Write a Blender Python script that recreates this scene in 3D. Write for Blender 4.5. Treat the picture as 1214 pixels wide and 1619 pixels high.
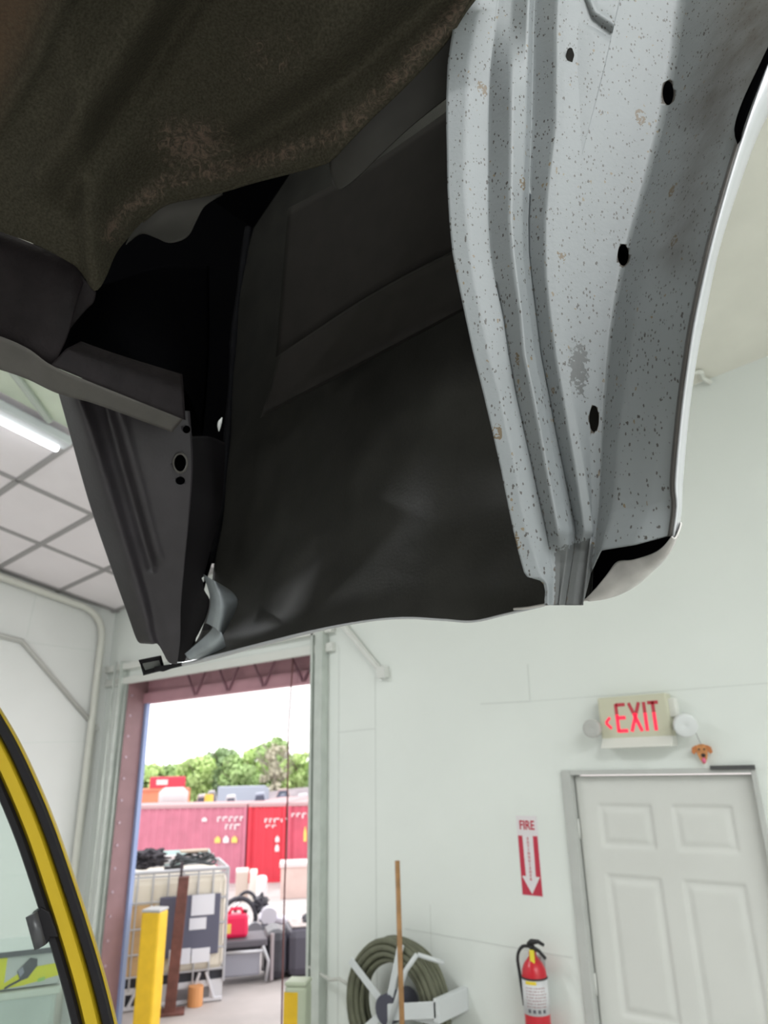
import bpy, bmesh, math, random
from math import sin, cos, tan, pi, radians, hypot, exp, atan2, sqrt
from mathutils import Vector, Matrix, noise
for o in list(bpy.data.objects): bpy.data.objects.remove(o)
random.seed(4)
SC = bpy.context.scene
COL = SC.collection
# ---------------------------------------------------------------- camera
FP = 1110.0; EYE = 2.05; D = 3.85
PIT = radians(20.05); ROL = radians(1.26); HD = radians(39.2)
fw = Vector((-sin(HD)*cos(PIT), cos(HD)*cos(PIT), sin(PIT)))
r0 = Vector((cos(HD), sin(HD), 0)); u0 = r0.cross(fw)
rt = r0*cos(ROL) - u0*sin(ROL); up = rt.cross(fw)
O = Vector((0, 0, EYE))
cam = bpy.data.cameras.new('camera'); co = bpy.data.objects.new('camera', cam); COL.objects.link(co)
co.matrix_world = Matrix(((rt.x, up.x, -fw.x, O.x), (rt.y, up.y, -fw.y, O.y), (rt.z, up.z, -fw.z, O.z), (0, 0, 0, 1)))
cam.sensor_fit = 'VERTICAL'; cam.sensor_height = 36.0; cam.lens = 36.0*FP/1619.0
cam.clip_start = 0.02; cam.clip_end = 600
cam.dof.use_dof = True; cam.dof.focus_distance = 0.98; cam.dof.aperture_fstop = 5.6
SC.camera = co
SC.view_settings.view_transform = 'Standard'; SC.view_settings.look = 'None'
SC.view_settings.exposure = 0.0; SC.view_settings.gamma = 1.0; SC.view_settings.use_curve_mapping = False
# ---------------------------------------------------------------- sky and sun
W = bpy.data.worlds.new('sky'); SC.world = W; W.use_nodes = True
wn = W.node_tree.nodes; wl = W.node_tree.links; wn.clear()
wo = wn.new('ShaderNodeOutputWorld'); wb = wn.new('ShaderNodeBackground'); wb.inputs[0].default_value = (1.0, 0.985, 0.99, 1)
wb.inputs[1].default_value = 2.45; wl.new(wb.outputs[0], wo.inputs[0])
LAMP_W = 140.0      # watts of one ceiling strip lamp
# where each ceiling strip hangs (x, y, along which axis, length)
STRIPS = [(-4.28, 0.75, 'y', 2.4), (2.1, -1.0, 'y', 2.4), (3.4, -1.0, 'y', 2.4), (3.3, 1.4, 'y', 1.6), (-3.6, -7.5, 'y', 2.4)]  # only the first is seen; the others are added to shape flange light

# ---------------------------------------------------------------- projection helpers (pixel of the 1214x1619 frame -> a point on a known plane)
def ray(x, y): return fw + rt*((x-607)/FP) + up*((809.5-y)/FP)
def onY(x, y, Y=D): r = ray(x, y); return O + r*(Y/r.y)
def onX(x, y, X): r = ray(x, y); return O + r*(X/r.x)
def onZ(x, y, Z=0.0): r = ray(x, y); return O + r*((Z-EYE)/r.z)
def dep(x, y, d): return O + ray(x, y)*d
def far(x, y, R): r = ray(x, y); return O + r*(R/hypot(r.x, r.y))
CA, CB = 0.069, 0.18
def ceil_z(x, y): return 3.65 + CA*(x+6.82) + CB*(D-y)
def onC(x, y):
    r = ray(x, y); t = (3.65+CA*6.82+CB*D-EYE)/(r.z-CA*r.x+CB*r.y); return O + r*t

# ---------------------------------------------------------------- materials
MATS = {}
def mat(name, col, rough=0.6, metal=0.0, var=0.0, scale=8.0, bump=0.0, bscale=60.0, emit=None, estr=0.0, spec=0.5, alpha=1.0, trans=0.0):
    if name in MATS: return MATS[name]
    m = bpy.data.materials.new(name); m.use_nodes = True
    nt = m.node_tree; b = nt.nodes['Principled BSDF']
    b.inputs['Base Color'].default_value = (*col, 1); b.inputs['Roughness'].default_value = rough
    b.inputs['Metallic'].default_value = metal; b.inputs['Specular IOR Level'].default_value = spec
    tc = nt.nodes.new('ShaderNodeTexCoord')
    if var > 0:
        n = nt.nodes.new('ShaderNodeTexNoise'); n.inputs['Scale'].default_value = scale; n.inputs['Detail'].default_value = 5
        nt.links.new(tc.outputs['Object'], n.inputs['Vector'])
        r = nt.nodes.new('ShaderNodeValToRGB')
        r.color_ramp.elements[0].position = 0.3; r.color_ramp.elements[1].position = 0.7
        r.color_ramp.elements[0].color = (*[max(0, c*(1-var)) for c in col], 1)
        r.color_ramp.elements[1].color = (*[min(1, c*(1+var)) for c in col], 1)
        nt.links.new(n.outputs['Fac'], r.inputs['Fac']); nt.links.new(r.outputs['Color'], b.inputs['Base Color'])
    if bump > 0:
        n2 = nt.nodes.new('ShaderNodeTexNoise'); n2.inputs['Scale'].default_value = bscale; n2.inputs['Detail'].default_value = 4
        nt.links.new(tc.outputs['Object'], n2.inputs['Vector'])
        bp = nt.nodes.new('ShaderNodeBump'); bp.inputs['Strength'].default_value = bump; bp.inputs['Distance'].default_value = 0.01
        nt.links.new(n2.outputs['Fac'], bp.inputs['Height']); nt.links.new(bp.outputs['Normal'], b.inputs['Normal'])
    if emit: b.inputs['Emission Color'].default_value = (*emit, 1); b.inputs['Emission Strength'].default_value = estr
    if trans: b.inputs['Transmission Weight'].default_value = trans; b.inputs['IOR'].default_value = 1.45
    m.diffuse_color = (*col, 1)
    MATS[name] = m; return m
def N(nt, t, **kw):
    n = nt.nodes.new(t)
    for k, v in kw.items():
        if k in ('operation', 'blend_type', 'feature', 'data_type', 'attribute_name', 'noise_type', 'distance'): setattr(n, k, v)
        else: n.inputs[k].default_value = v
    return n

def spotted_paint(name, base, patch=True, density=1.0):
    """pale grey primer with fine dark specks, rust coloured chips and a worn bare patch"""
    m = mat(name, base, 0.5, 0.0); nt = m.node_tree; L = nt.links; b = nt.nodes['Principled BSDF']
    tc = N(nt, 'ShaderNodeTexCoord')
    cur = None
    def mixin(fac, colr, prev):
        mx = N(nt, 'ShaderNodeMix', data_type='RGBA'); L.new(fac, mx.inputs[0])
        if prev is None: mx.inputs[6].default_value = (*base, 1)
        else: L.new(prev, mx.inputs[6])
        mx.inputs[7].default_value = (*colr, 1); return mx.outputs[2]
    # soft tone variation
    n = N(nt, 'ShaderNodeTexNoise', Scale=9.0, Detail=4.0); L.new(tc.outputs['Object'], n.inputs['Vector'])
    mr = N(nt, 'ShaderNodeMapRange'); mr.inputs[1].default_value = .45; mr.inputs[2].default_value = .75; mr.inputs[4].default_value = .35; L.new(n.outputs['Fac'], mr.inputs[0])
    cur = mixin(mr.outputs[0], tuple(c*.82 for c in base), cur)
    def spots(scale, thr, keep, colr, prev, wob=0.02, ring=False, zs=.6):
        mp = N(nt, 'ShaderNodeMapping'); mp.inputs['Scale'].default_value = (1, 1, zs); L.new(tc.outputs['Object'], mp.inputs['Vector'])
        nz = N(nt, 'ShaderNodeTexNoise', Scale=scale*2.3, Detail=3.0); L.new(mp.outputs[0], nz.inputs['Vector'])
        sc = N(nt, 'ShaderNodeVectorMath', operation='SCALE'); L.new(nz.outputs['Color'], sc.inputs[0]); sc.inputs['Scale'].default_value = wob
        ad = N(nt, 'ShaderNodeVectorMath', operation='ADD'); L.new(mp.outputs[0], ad.inputs[0]); L.new(sc.outputs[0], ad.inputs[1])
        v = N(nt, 'ShaderNodeTexVoronoi', Scale=scale); L.new(ad.outputs[0], v.inputs['Vector'])
        sp = N(nt, 'ShaderNodeSeparateColor'); L.new(v.outputs['Color'], sp.inputs[0])
        th = N(nt, 'ShaderNodeMath', operation='MULTIPLY'); L.new(sp.outputs[0], th.inputs[0]); th.inputs[1].default_value = thr
        lt = N(nt, 'ShaderNodeMath', operation='LESS_THAN'); L.new(v.outputs['Distance'], lt.inputs[0]); L.new(th.outputs[0], lt.inputs[1])
        kp = N(nt, 'ShaderNodeMath', operation='LESS_THAN'); L.new(sp.outputs[1], kp.inputs[0]); kp.inputs[1].default_value = keep
        an = N(nt, 'ShaderNodeMath', operation='MULTIPLY'); L.new(lt.outputs[0], an.inputs[0]); L.new(kp.outputs[0], an.inputs[1])
        out = an.outputs[0]
        if ring:
            g = N(nt, 'ShaderNodeTexNoise', Scale=260.0, Detail=2.0); L.new(tc.outputs['Object'], g.inputs['Vector'])
            gt = N(nt, 'ShaderNodeMath', operation='GREATER_THAN'); L.new(g.outputs['Fac'], gt.inputs[0]); gt.inputs[1].default_value = .47
            a2 = N(nt, 'ShaderNodeMath', operation='MULTIPLY'); L.new(out, a2.inputs[0]); L.new(gt.outputs[0], a2.inputs[1]); out = a2.outputs[0]
        return mixin(out, colr, prev)
    cur = spots(330, .45, .36*density, (.06, .055, .05), cur, .002, zs=.55)
    cur = spots(140, .24, .26*density, (.05, .045, .04), cur, .005, zs=.5)
    cur = spots(150, .28, .16*density, (.17, .13, .08), cur, .005, zs=.6)
    cur = spots(30, .24, .34*density, (.125, .09, .05), cur, .014, ring=True, zs=.5)
    cur = spots(44, .10, .20*density, (.04, .035, .03), cur, .012, ring=True, zs=.45)
    # dirt / bare patches painted where the part itself is worn, plus facet shade (colour attribute)
    at = N(nt, 'ShaderNodeAttribute', attribute_name='wear'); sp = N(nt, 'ShaderNodeSeparateColor'); L.new(at.outputs['Color'], sp.inputs[0])
    g = N(nt, 'ShaderNodeTexNoise', Scale=170.0, Detail=5.0); L.new(tc.outputs['Object'], g.inputs['Vector'])
    def wear(ch, colr, prev, k=1.0):
        a = N(nt, 'ShaderNodeMath', operation='ADD'); L.new(sp.outputs[ch], a.inputs[0]); L.new(g.outputs['Fac'], a.inputs[1])
        s = N(nt, 'ShaderNodeMapRange'); s.inputs[1].default_value = 1.0; s.inputs[2].default_value = 1.07; L.new(a.outputs[0], s.inputs[0])
        return mixin(s.outputs[0], colr, prev)
    cur = wear(0, (.095, .10, .10), cur)      # bare galvanised steel
    cur = wear(1, (.075, .060, .045), cur)   # dried road dirt
    n7 = N(nt, 'ShaderNodeTexNoise', Scale=30.0, Detail=6.0); L.new(tc.outputs['Object'], n7.inputs['Vector'])
    gm_ = N(nt, 'ShaderNodeMapRange'); gm_.inputs[1].default_value = .25; gm_.inputs[2].default_value = .75; gm_.inputs[3].default_value = .55; gm_.inputs[4].default_value = 1.1; L.new(n7.outputs['Fac'], gm_.inputs[0])
    ml = N(nt, 'ShaderNodeMath', operation='MULTIPLY'); L.new(sp.outputs[2], ml.inputs[0]); L.new(gm_.outputs[0], ml.inputs[1]); ml.use_clamp = True
    cur = mixin(ml.outputs[0], (.055, .045, .036), cur)   # brown wheel arch grime, plus painted shade of the turned facet
    L.new(cur, b.inputs['Base Color'])
    bp = N(nt, 'ShaderNodeBump', Strength=.15, Distance=.002); L.new(g.outputs['Fac'], bp.inputs['Height']); L.new(bp.outputs['Normal'], b.inputs['Normal'])
    return m

def dirty_floorpan(name):
    m = mat(name, (.033, .029, .022), 0.85, spec=.2); nt = m.node_tree; L = nt.links; b = nt.nodes['Principled BSDF']
    tc = N(nt, 'ShaderNodeTexCoord')
    n1 = N(nt, 'ShaderNodeTexNoise', Scale=260.0, Detail=4.0); L.new(tc.outputs['Object'], n1.inputs['Vector'])
    r1 = N(nt, 'ShaderNodeValToRGB'); r1.color_ramp.elements[0].position = .3; r1.color_ramp.elements[1].position = .75
    r1.color_ramp.elements[0].color = (.026, .023, .015, 1); r1.color_ramp.elements[1].color = (.060, .053, .036, 1); L.new(n1.outputs['Fac'], r1.inputs['Fac'])
    at = N(nt, 'ShaderNodeAttribute', attribute_name='wear'); sp = N(nt, 'ShaderNodeSeparateColor'); L.new(at.outputs['Color'], sp.inputs[0])
    n2 = N(nt, 'ShaderNodeTexNoise', Scale=55.0, Detail=9.0, Roughness=.75, Distortion=2.0); L.new(tc.outputs['Object'], n2.inputs['Vector'])
    ad = N(nt, 'ShaderNodeMath', operation='ADD'); L.new(sp.outputs[0], ad.inputs[0]); L.new(n2.outputs['Fac'], ad.inputs[1])
    mr = N(nt, 'ShaderNodeMapRange'); mr.inputs[1].default_value = .92; mr.inputs[2].default_value = 1.10; L.new(ad.outputs[0], mr.inputs[0])
    mx = N(nt, 'ShaderNodeMix', data_type='RGBA'); L.new(mr.outputs[0], mx.inputs[0]); L.new(r1.outputs['Color'], mx.inputs[6]); mx.inputs[7].default_value = (.125, .088, .068, 1)
    mr3 = N(nt, 'ShaderNodeMath', operation='MULTIPLY'); L.new(sp.outputs[1], mr3.inputs[0]); L.new(n2.outputs['Fac'], mr3.inputs[1])
    mx2 = N(nt, 'ShaderNodeMix', data_type='RGBA'); L.new(mr3.outputs[0], mx2.inputs[0]); L.new(mx.outputs[2], mx2.inputs[6]); mx2.inputs[7].default_value = (.12, .07, .042, 1)
    L.new(mx2.outputs[2], b.inputs['Base Color'])
    bp = N(nt, 'ShaderNodeBump', Strength=.5, Distance=.003); L.new(n2.outputs['Fac'], bp.inputs['Height']); L.new(bp.outputs['Normal'], b.inputs['Normal'])
    return m

# ---------------------------------------------------------------- object helpers
def link(o, parent=None):
    COL.objects.link(o)
    if parent is not None: o.parent = parent
    return o
def tag(o, label, cat, group=None, kind=None):
    o['label'] = label; o['category'] = cat
    if group: o['group'] = group
    if kind: o['kind'] = kind
    return o
def struct(o, label=None, cat=None):
    o['kind'] = 'structure'
    if label: o['label'] = label
    if cat: o['category'] = cat
    return o
def thing(name, label, cat, loc=(0, 0, 0), rz=0.0, group=None):
    o = bpy.data.objects.new(name, None); o.empty_display_size = .05; link(o); o.location = loc; o.rotation_euler = (0, 0, rz)
    return tag(o, label, cat, group)
class MB:
    def __init__(s): s.bm = bmesh.new()
    def box(s, x0, y0, z0, x1, y1, z1, M=None):
        vs = [s.bm.verts.new((x, y, z)) for x in (x0, x1) for y in (y0, y1) for z in (z0, z1)]
        if M is not None:
            for v in vs: v.co = M @ v.co
        for f in ((0, 1, 3, 2), (4, 6, 7, 5), (0, 4, 5, 1), (2, 3, 7, 6), (0, 2, 6, 4), (1, 5, 7, 3)):
            s.bm.faces.new([vs[i] for i in f])
        return s
    def tube(s, pts, r, n=10, cap=True, closed=False):
        pts = [Vector(p) for p in pts]; rr = r if hasattr(r, '__len__') else [r]*len(pts)
        rings = []; prev = None
        for i, p in enumerate(pts):
            if closed: t = pts[(i+1) % len(pts)]-pts[i-1]
            else: t = (pts[min(i+1, len(pts)-1)]-pts[max(i-1, 0)])
            t.normalize()
            a = prev if prev is not None else (Vector((0, 0, 1)) if abs(t.z) < .9 else Vector((1, 0, 0)))
            a = (a - t*a.dot(t)); a.normalize(); b = t.cross(a); prev = a
            rings.append([s.bm.verts.new(p + (a*cos(2*pi*k/n)+b*sin(2*pi*k/n))*rr[i]) for k in range(n)])
        m = len(rings)
        for i in range(m if closed else m-1):
            A, B = rings[i], rings[(i+1) % m]
            for k in range(n): s.bm.faces.new((A[k], A[(k+1) % n], B[(k+1) % n], B[k]))
        if cap and not closed:
            s.bm.faces.new(rings[0][::-1]); s.bm.faces.new(rings[-1])
        return s
    def lathe(s, prof, c=(0, 0, 0), n=24, M=None):
        c = Vector(c); rings = []
        for r, z in prof:
            ring = []
            for k in range(n):
                v = Vector((r*cos(2*pi*k/n), r*sin(2*pi*k/n), z))
                if M is not None: v = M @ v
                ring.append(s.bm.verts.new(v+c))
            rings.append(ring)
        for A, B in zip(rings, rings[1:]):
            for k in range(n): s.bm.faces.new((A[k], A[(k+1) % n], B[(k+1) % n], B[k]))
        if prof[0][0] > 1e-5: s.bm.faces.new(rings[0][::-1])
        if prof[-1][0] > 1e-5: s.bm.faces.new(rings[-1])
        return s
    def prism(s, pts, vec):
        vec = Vector(vec); A = [s.bm.verts.new(p) for p in pts]; B = [s.bm.verts.new(Vector(p)+vec) for p in pts]
        s.bm.faces.new(A[::-1]); s.bm.faces.new(B); n = len(A)
        for i in range(n): s.bm.faces.new((A[i], A[(i+1) % n], B[(i+1) % n], B[i]))
        return s
    def ico(s, c, r, sub=2, amp=.0, f=1.0, sc=(1, 1, 1)):
        g = bmesh.ops.create_icosphere(s.bm, subdivisions=sub, radius=1.0)
        for v in g['verts']:
            d = 1 + amp*noise.noise(v.co*f + Vector(c))
            v.co = Vector((v.co.x*sc[0]*r*d, v.co.y*sc[1]*r*d, v.co.z*sc[2]*r*d)) + Vector(c)
        return s
    def build(s, name, m, parent=None, smooth=False, bevel=0.0, offset=None):
        me = bpy.data.meshes.new(name)
        bmesh.ops.recalc_face_normals(s.bm, faces=s.bm.faces)
        if offset is not None: bmesh.ops.translate(s.bm, verts=s.bm.verts, vec=-Vector(offset))
        s.bm.to_mesh(me); s.bm.free(); me.materials.append(m)
        if smooth:
            for p in me.polygons: p.use_smooth = True
        o = link(bpy.data.objects.new(name, me), parent)
        if bevel:
            b = o.modifiers.new('bevel', 'BEVEL'); b.width = bevel; b.segments = 2; b.limit_method = 'ANGLE'
        return o
def at_obj(o, loc):
    """give a top-level mesh an origin of its own"""
    loc = Vector(loc); o.data.transform(Matrix.Translation(-loc)); o.location = loc; return o
def bake(o):
    dg = bpy.context.evaluated_depsgraph_get(); dg.update(); e = o.evaluated_get(dg)
    me = bpy.data.meshes.new_from_object(e); o.modifiers.clear(); o.data = me; return o
def text(name, body, size, m, parent, M, depth=.0015, bold=0.0, sx=1.0):
    cu = bpy.data.curves.new(name, 'FONT'); cu.body = body; cu.size = size; cu.extrude = depth; cu.align_x = 'CENTER'; cu.align_y = 'CENTER'; cu.offset = bold
    t = bpy.data.objects.new(name, cu); COL.objects.link(t); dg = bpy.context.evaluated_depsgraph_get(); dg.update()
    me = bpy.data.meshes.new_from_object(t.evaluated_get(dg)); bpy.data.objects.remove(t)
    me.transform(M @ Matrix.Diagonal((sx, 1, 1, 1))); me.materials.clear(); me.materials.append(m)
    return link(bpy.data.objects.new(name, me), parent)
def cr(P, t):
    """Catmull-Rom through P (tuples), t in [0, len-1]"""
    n = len(P)-1; i = min(int(t), n-1) if n > 0 else 0; f = t-i
    a, b, c, d = P[max(i-1, 0)], P[i], P[min(i+1, n)], P[min(i+2, n)]
    return tuple(.5*(2*b[k]+(c[k]-a[k])*f+(2*a[k]-5*b[k]+4*c[k]-d[k])*f*f+(3*b[k]-3*c[k]+d[k]-a[k])*f**3) for k in range(len(b)))
def lin(P, t):
    n = len(P)-1; i = min(int(t), n-1); f = t-i
    return tuple(P[i][k]*(1-f)+P[i+1][k]*f for k in range(len(P[0])))
def arc_resample(P, n, fn=cr):
    S = [fn(P, (len(P)-1)*i/400) for i in range(401)]
    L = [0]
    for a, b in zip(S, S[1:]): L.append(L[-1]+hypot(a[0]-b[0], a[1]-b[1])+1e-6)
    out = []; j = 0
    for i in range(n):
        t = L[-1]*i/(n-1)
        while j < 399 and L[j+1] < t: j += 1
        f = (t-L[j])/(L[j+1]-L[j]); out.append(tuple(S[j][k]*(1-f)+S[j+1][k]*f for k in range(len(S[0]))))
    return out
def sheet(name, rails, m, parent, nu=60, per=8, across=cr, along=cr, disp=None, wear=None, thick=.0012, smooth=True, arc=True):
    """pressed sheet metal lofted across rails of (px, py, depth); every vertex has its own distance"""
    R = [(arc_resample(r, nu, along) if arc else [along(r, (len(r)-1)*i/(nu-1)) for i in range(nu)]) for r in rails]
    bm = bmesh.new(); rows = []; w = []
    ns = (len(R)-1)*per+1
    for j in range(nu):
        P = [r[j] for r in R]; row = []
        for i in range(ns):
            q = across(P, i/per)
            d = q[2] + (disp(q[0], q[1]) if disp else 0)
            row.append(bm.verts.new(dep(q[0], q[1], d))); w.append(wear(q[0], q[1]) if wear else (0, 0, 0))
        rows.append(row)
    for A, B in zip(rows, rows[1:]):
        for i in range(ns-1):
            try: bm.faces.new((A[i], A[i+1], B[i+1], B[i]))
            except ValueError: pass
    me = bpy.data.meshes.new(name); bm.to_mesh(me)
    ca = me.color_attributes.new('wear', 'FLOAT_COLOR', 'POINT')
    for k, c in enumerate(w): ca.data[k].color = (*c, 1)
    bm.free(); me.materials.append(m)
    for p in me.polygons: p.use_smooth = smooth
    o = link(bpy.data.objects.new(name, me), parent)
    if thick:
        s = o.modifiers.new('thick', 'SOLIDIFY'); s.thickness = thick; s.offset = 0
    return o
def seg_d(x, y, a, b):
    dx, dy = b[0]-a[0], b[1]-a[1]; t = max(0, min(1, ((x-a[0])*dx+(y-a[1])*dy)/(dx*dx+dy*dy)))
    return hypot(x-a[0]-t*dx, y-a[1]-t*dy)
def poly_d(x, y, P): return min(seg_d(x, y, a, b) for a, b in zip(P, P[1:]))
def sst(a, b, x): t = max(0, min(1, (x-a)/(b-a))); return t*t*(3-2*t)
def itp(T, y):
    if y <= T[0][0]: return T[0][1]
    for (a, u), (b, v) in zip(T, T[1:]):
        if y <= b: return u+(v-u)*(y-a)/(b-a)
    return T[-1][1]

# ================================================================ THE ROOM
M_wall = mat('white_wall_paint', (.80, .835, .80), .55, var=.025, scale=1.3, bump=.05, bscale=14)
M_wallL = mat('white_panel_paint', (.74, .75, .73), .55, var=.03, scale=1.5, bump=.05, bscale=9)
M_tile = mat('ceiling_tile_board', (.88, .83, .85), .8, var=.02, scale=3)
M_bar = mat('ceiling_bar_grey', (.36, .345, .345), .6)
M_ceilR = mat('cream_ceiling_board', (.78, .77, .69), .8, var=.05, scale=3, bump=.1, bscale=20)
M_conc = mat('shop_concrete', (.54, .53, .51), .7, var=.15, scale=2, bump=.1, bscale=30)
M_seam = mat('seam_grey', (.69, .72, .69), .7)
M_brown = mat('painted_steel_brown', (.27, .155, .165), .5, var=.12, scale=5)
M_brown2 = mat('header_flare_mauve', (.46, .24, .28), .55, var=.1, scale=4)  # pink cast of flare and container reflection is put into the colour
M_blue = mat('blue_film_strip', (.30, .38, .62), .5)
M_galv = mat('pale_green_steel', (.56, .60, .56), .45, .2, var=.08, scale=9)
X0, X1, Y0 = -6.82, 4.6, -11.0
OX0, OX1, OZ = -6.41, -3.84, 2.92
DX0, DX1, DZ = -1.90, -0.90, 2.018
HI = 5.6
T = .2
w = MB()
w.box(X0-T, D, 0, OX0, D+T, HI); w.box(OX0, D, OZ, OX1, D+T, HI); w.box(OX1, D, 0, DX0, D+T, HI)
w.box(DX0, D, DZ, DX1, D+T, HI); w.box(DX1, D, 0, X1+T, D+T, HI)
wb_ = struct(w.build('wall_back', M_wall), 'white painted back wall with the loading opening and the exit door', 'wall')
# panel seams of the back wall
s = MB()
def seam(a, b, wd=.004):
    a = onY(*a); b = onY(*b); dirv = (b-a).normalized(); n = Vector((dirv.z, 0, -dirv.x))*wd
    s.prism([Vector((p.x, D-.0015, p.z)) for p in (a+n, b+n, b-n, a-n)], (0, .004, 0))
seam((640, 1468), (905, 1514)); seam((534, 1158), (593, 1152)); seam((760, 1113), (838, 1109)); seam((838, 1108), (834, 1050)); seam((838, 1109), (1214, 1080), .002)
seam((536, 1020), (534, 1619), .005); seam((593, 1070), (596, 1619), .004); seam((680, 1430), (686, 1619), .003)
s.build('panel_seam', M_seam, wb_)
w = MB(); w.box(X0-T, Y0-T, 0, X0, D, HI+2)
wl_ = struct(w.build('wall_left', M_wallL), 'white panelled left wall with grey conduit', 'wall')
w = MB(); w.box(X1, Y0-T, 0, X1+T, D+T, HI+2); struct(w.build('wall_right', M_wall), 'white right wall outside the frame', 'wall')
w = MB(); w.box(X0, Y0-T, 0, X1, Y0, HI+2); struct(w.build('wall_front_unseen', mat('dim_wall_grey', (.30, .30, .29), .6)), 'unseen wall far behind the viewer, greyed to dim frontal light', 'wall')  # unseen; its distance and grey are set to dim light on the flange
w = MB(); w.box(X0-T, Y0-T, -.2, X1+T, D+T, 0); struct(w.build('floor', M_conc), 'grey concrete shop floor', 'floor')
def slab(mb, x0, x1, y0, y1, t=.06):
    P = [(x, y, ceil_z(x, y)) for x, y in ((x0, y0), (x1, y0), (x1, y1), (x0, y1))]
    mb.prism([Vector(p) for p in P], (0, 0, t))
w = MB(); slab(w, -4.02, X1, Y0, D)
ce = struct(w.build('ceiling', M_ceilR), 'sloping pale ceiling with a tiled grid area on the left', 'ceiling')
w = MB(); slab(w, X0, -4.02, Y0, D); w.build('tile_board', M_tile, ce)
w = MB()
def bar(xa, ya, xb, yb, wd=.022):
    if abs(xa-xb) < 1e-6: P = [(xa-wd, ya), (xa+wd, ya), (xb+wd, yb), (xb-wd, yb)]
    else: P = [(xa, ya-wd), (xb, ya-wd), (xb, ya+wd), (xa, ya+wd)]
    w.prism([Vector((x, y, ceil_z(x, y)-.012)) for x, y in P], (0, 0, .013))
for k in range(24): bar(X0, 3.81-.607*k, -4.3, 3.81-.607*k, .02)
for x in (-5.10, -5.95, -6.76, -4.30): bar(x, Y0, x, D, .02 if x != -6.76 else .03)
w.build('grid_bar', M_bar, ce)
# pale green translucent roof light right of the tiled field, with bars standing in for joist shadows
M_green = mat('pale_green_panel', (.66, .74, .60), .25, var=.12, scale=2.2)
w = MB()
P = [Vector((x, y, ceil_z(x, y)-.02)) for x, y in ((-4.16, Y0), (-3.2, Y0), (-3.2, 2.4), (-4.16, 2.4))]; w.prism(P, (0, 0, .015))
gp = w.build('roof_light_sheet', M_green, ce)
w = MB()
for a, b in (((-4.16, 1.75), (-3.75, 1.2)), ((-3.75, 1.2), (-4.16, .9)), ((-4.16, .9), (-3.6, .2)), ((-3.75, 1.2), (-3.2, 1.3))):
    w.tube([(a[0], a[1], ceil_z(*a)-.04), (b[0], b[1], ceil_z(*b)-.04)], .022, 6)
w.build('joist_shadow_bar', mat('joist_shadow_grey', (.50, .55, .50), .6), ce)
# coved trim where the left wall meets the ceiling and the back wall
w = MB()
def arcpts(c, a, b, r, n=8): return [c + a*(cos(pi/2*k/n)*r) + b*(sin(pi/2*k/n)*r) for k in range(n+1)]
path = [Vector((X0+.05, y, ceil_z(X0, y)-.07)) for y in (Y0+.1, -3, 0, 2, 3.2, 3.45)]
zc = ceil_z(X0, 3.45)-.07
path += [Vector((X0+.05, 3.45+.25*sin(pi/2*k/6), zc-.06*(k/6)-.22*(1-cos(pi/2*k/6)))) for k in range(1, 7)]
path += [Vector((X0+.05, 3.70, z)) for z in (3.0, 2, .8, .05)]
w.tube(path, .035, 8)
struct(w.build('trim_1', mat('trim_offwhite', (.66, .66, .60), .5), None, smooth=True), 'rounded off-white trim along the top of the left wall', 'trim')
# conduit on the left wall
M_cond = mat('conduit_grey', (.50, .50, .47), .5)
cpts = [onX(-60, 990, X0+.035), onX(0, 1004, X0+.035), onX(35, 1013, X0+.035), onX(150, 1148, X0+.035)]
cd = thing('electrical_conduit', 'grey conduit running diagonally then down the left white wall', 'conduit', onX(120, 1382, X0+.03))
inv = Matrix.Translation(-cd.location)
w = MB(); w.tube([inv @ p for p in cpts], .022, 8)
w.tube([inv @ p for p in (onX(150, 1148, X0+.035), onX(140, 1240, X0+.035), onX(118, 1382, X0+.035))], .02, 8)
w.build('pipe', M_cond, cd, smooth=True)
w = MB(); j = inv @ onX(147, 1150, X0+.035); w.box(j.x-.02, j.y-.05, j.z-.03, j.x+.02, j.y+.05, j.z+.03); w.build('junction_box', M_cond, cd, bevel=.006)
s = MB()
def seamL(a, b, wd=.004):
    a = onX(*a, X0); b = onX(*b, X0); dv = (b-a).normalized(); n = Vector((0, dv.z, -dv.y))*wd
    s.prism([Vector((X0-.002, p.y, p.z)) for p in (a+n, b+n, b-n, a-n)], (.0035, 0, 0))
seamL((40, 1015), (172, 1032)); seamL((57, 940), (42, 1008)); seamL((20, 1175), (140, 1172)); seamL((10, 1385), (118, 1383))
s.build('panel_seam', M_seam, wl_)

# ---------------- loading opening: reveal, header, tracks
OY = 4.05
w = MB(); w.box(OX0, D-.01, 0, OX0+.012, OY, OZ)
op = struct(w.build('trim_2', M_brown), 'brown steel jamb lining on the left side of the loading opening', 'trim')
w = MB()
for k in range(14): z = .3+k*.19; w.tube([(OX0+.012, D+.03, z), (OX0+.02, D+.03, z)], .012, 8)
w.build('bolt_row', mat('bolt_mauve', (.42, .32, .36), .4, .4), op)
w = MB(); w.box(OX0, OY-.02, 0, OX0+.05, OY+.02, 2.75); w.build('edge_film', M_blue, op)
w = MB(); w.box(OX0+.012, OY-.04, 2.70, OX1, OY+.06, 2.80); w.box(OX0+.012, OY, 2.80, OX1, OY+.04, OZ); 
hd = struct(w.build('trim_3', M_brown2), 'steel header with flare pink in its colour across the top of the loading opening', 'trim')
w = MB()
for k in range(4):
    x = -5.55+k*.47
    w.tube([(x-.12, OY-.05, OZ-.01), (x, OY-.05, 2.72)], .011, 6); w.tube([(x+.14, OY-.05, OZ-.01), (x+.02, OY-.05, 2.72)], .011, 6)
w.build('web_bar', mat('web_bar_dark', (.22, .10, .13), .6), hd)
w = MB(); w.box(X0, D-.035, 2.88, OX1+.2, D, 2.945); w.box(X0, D-.05, 3.02, OX1+.2, D, 3.08)
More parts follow.
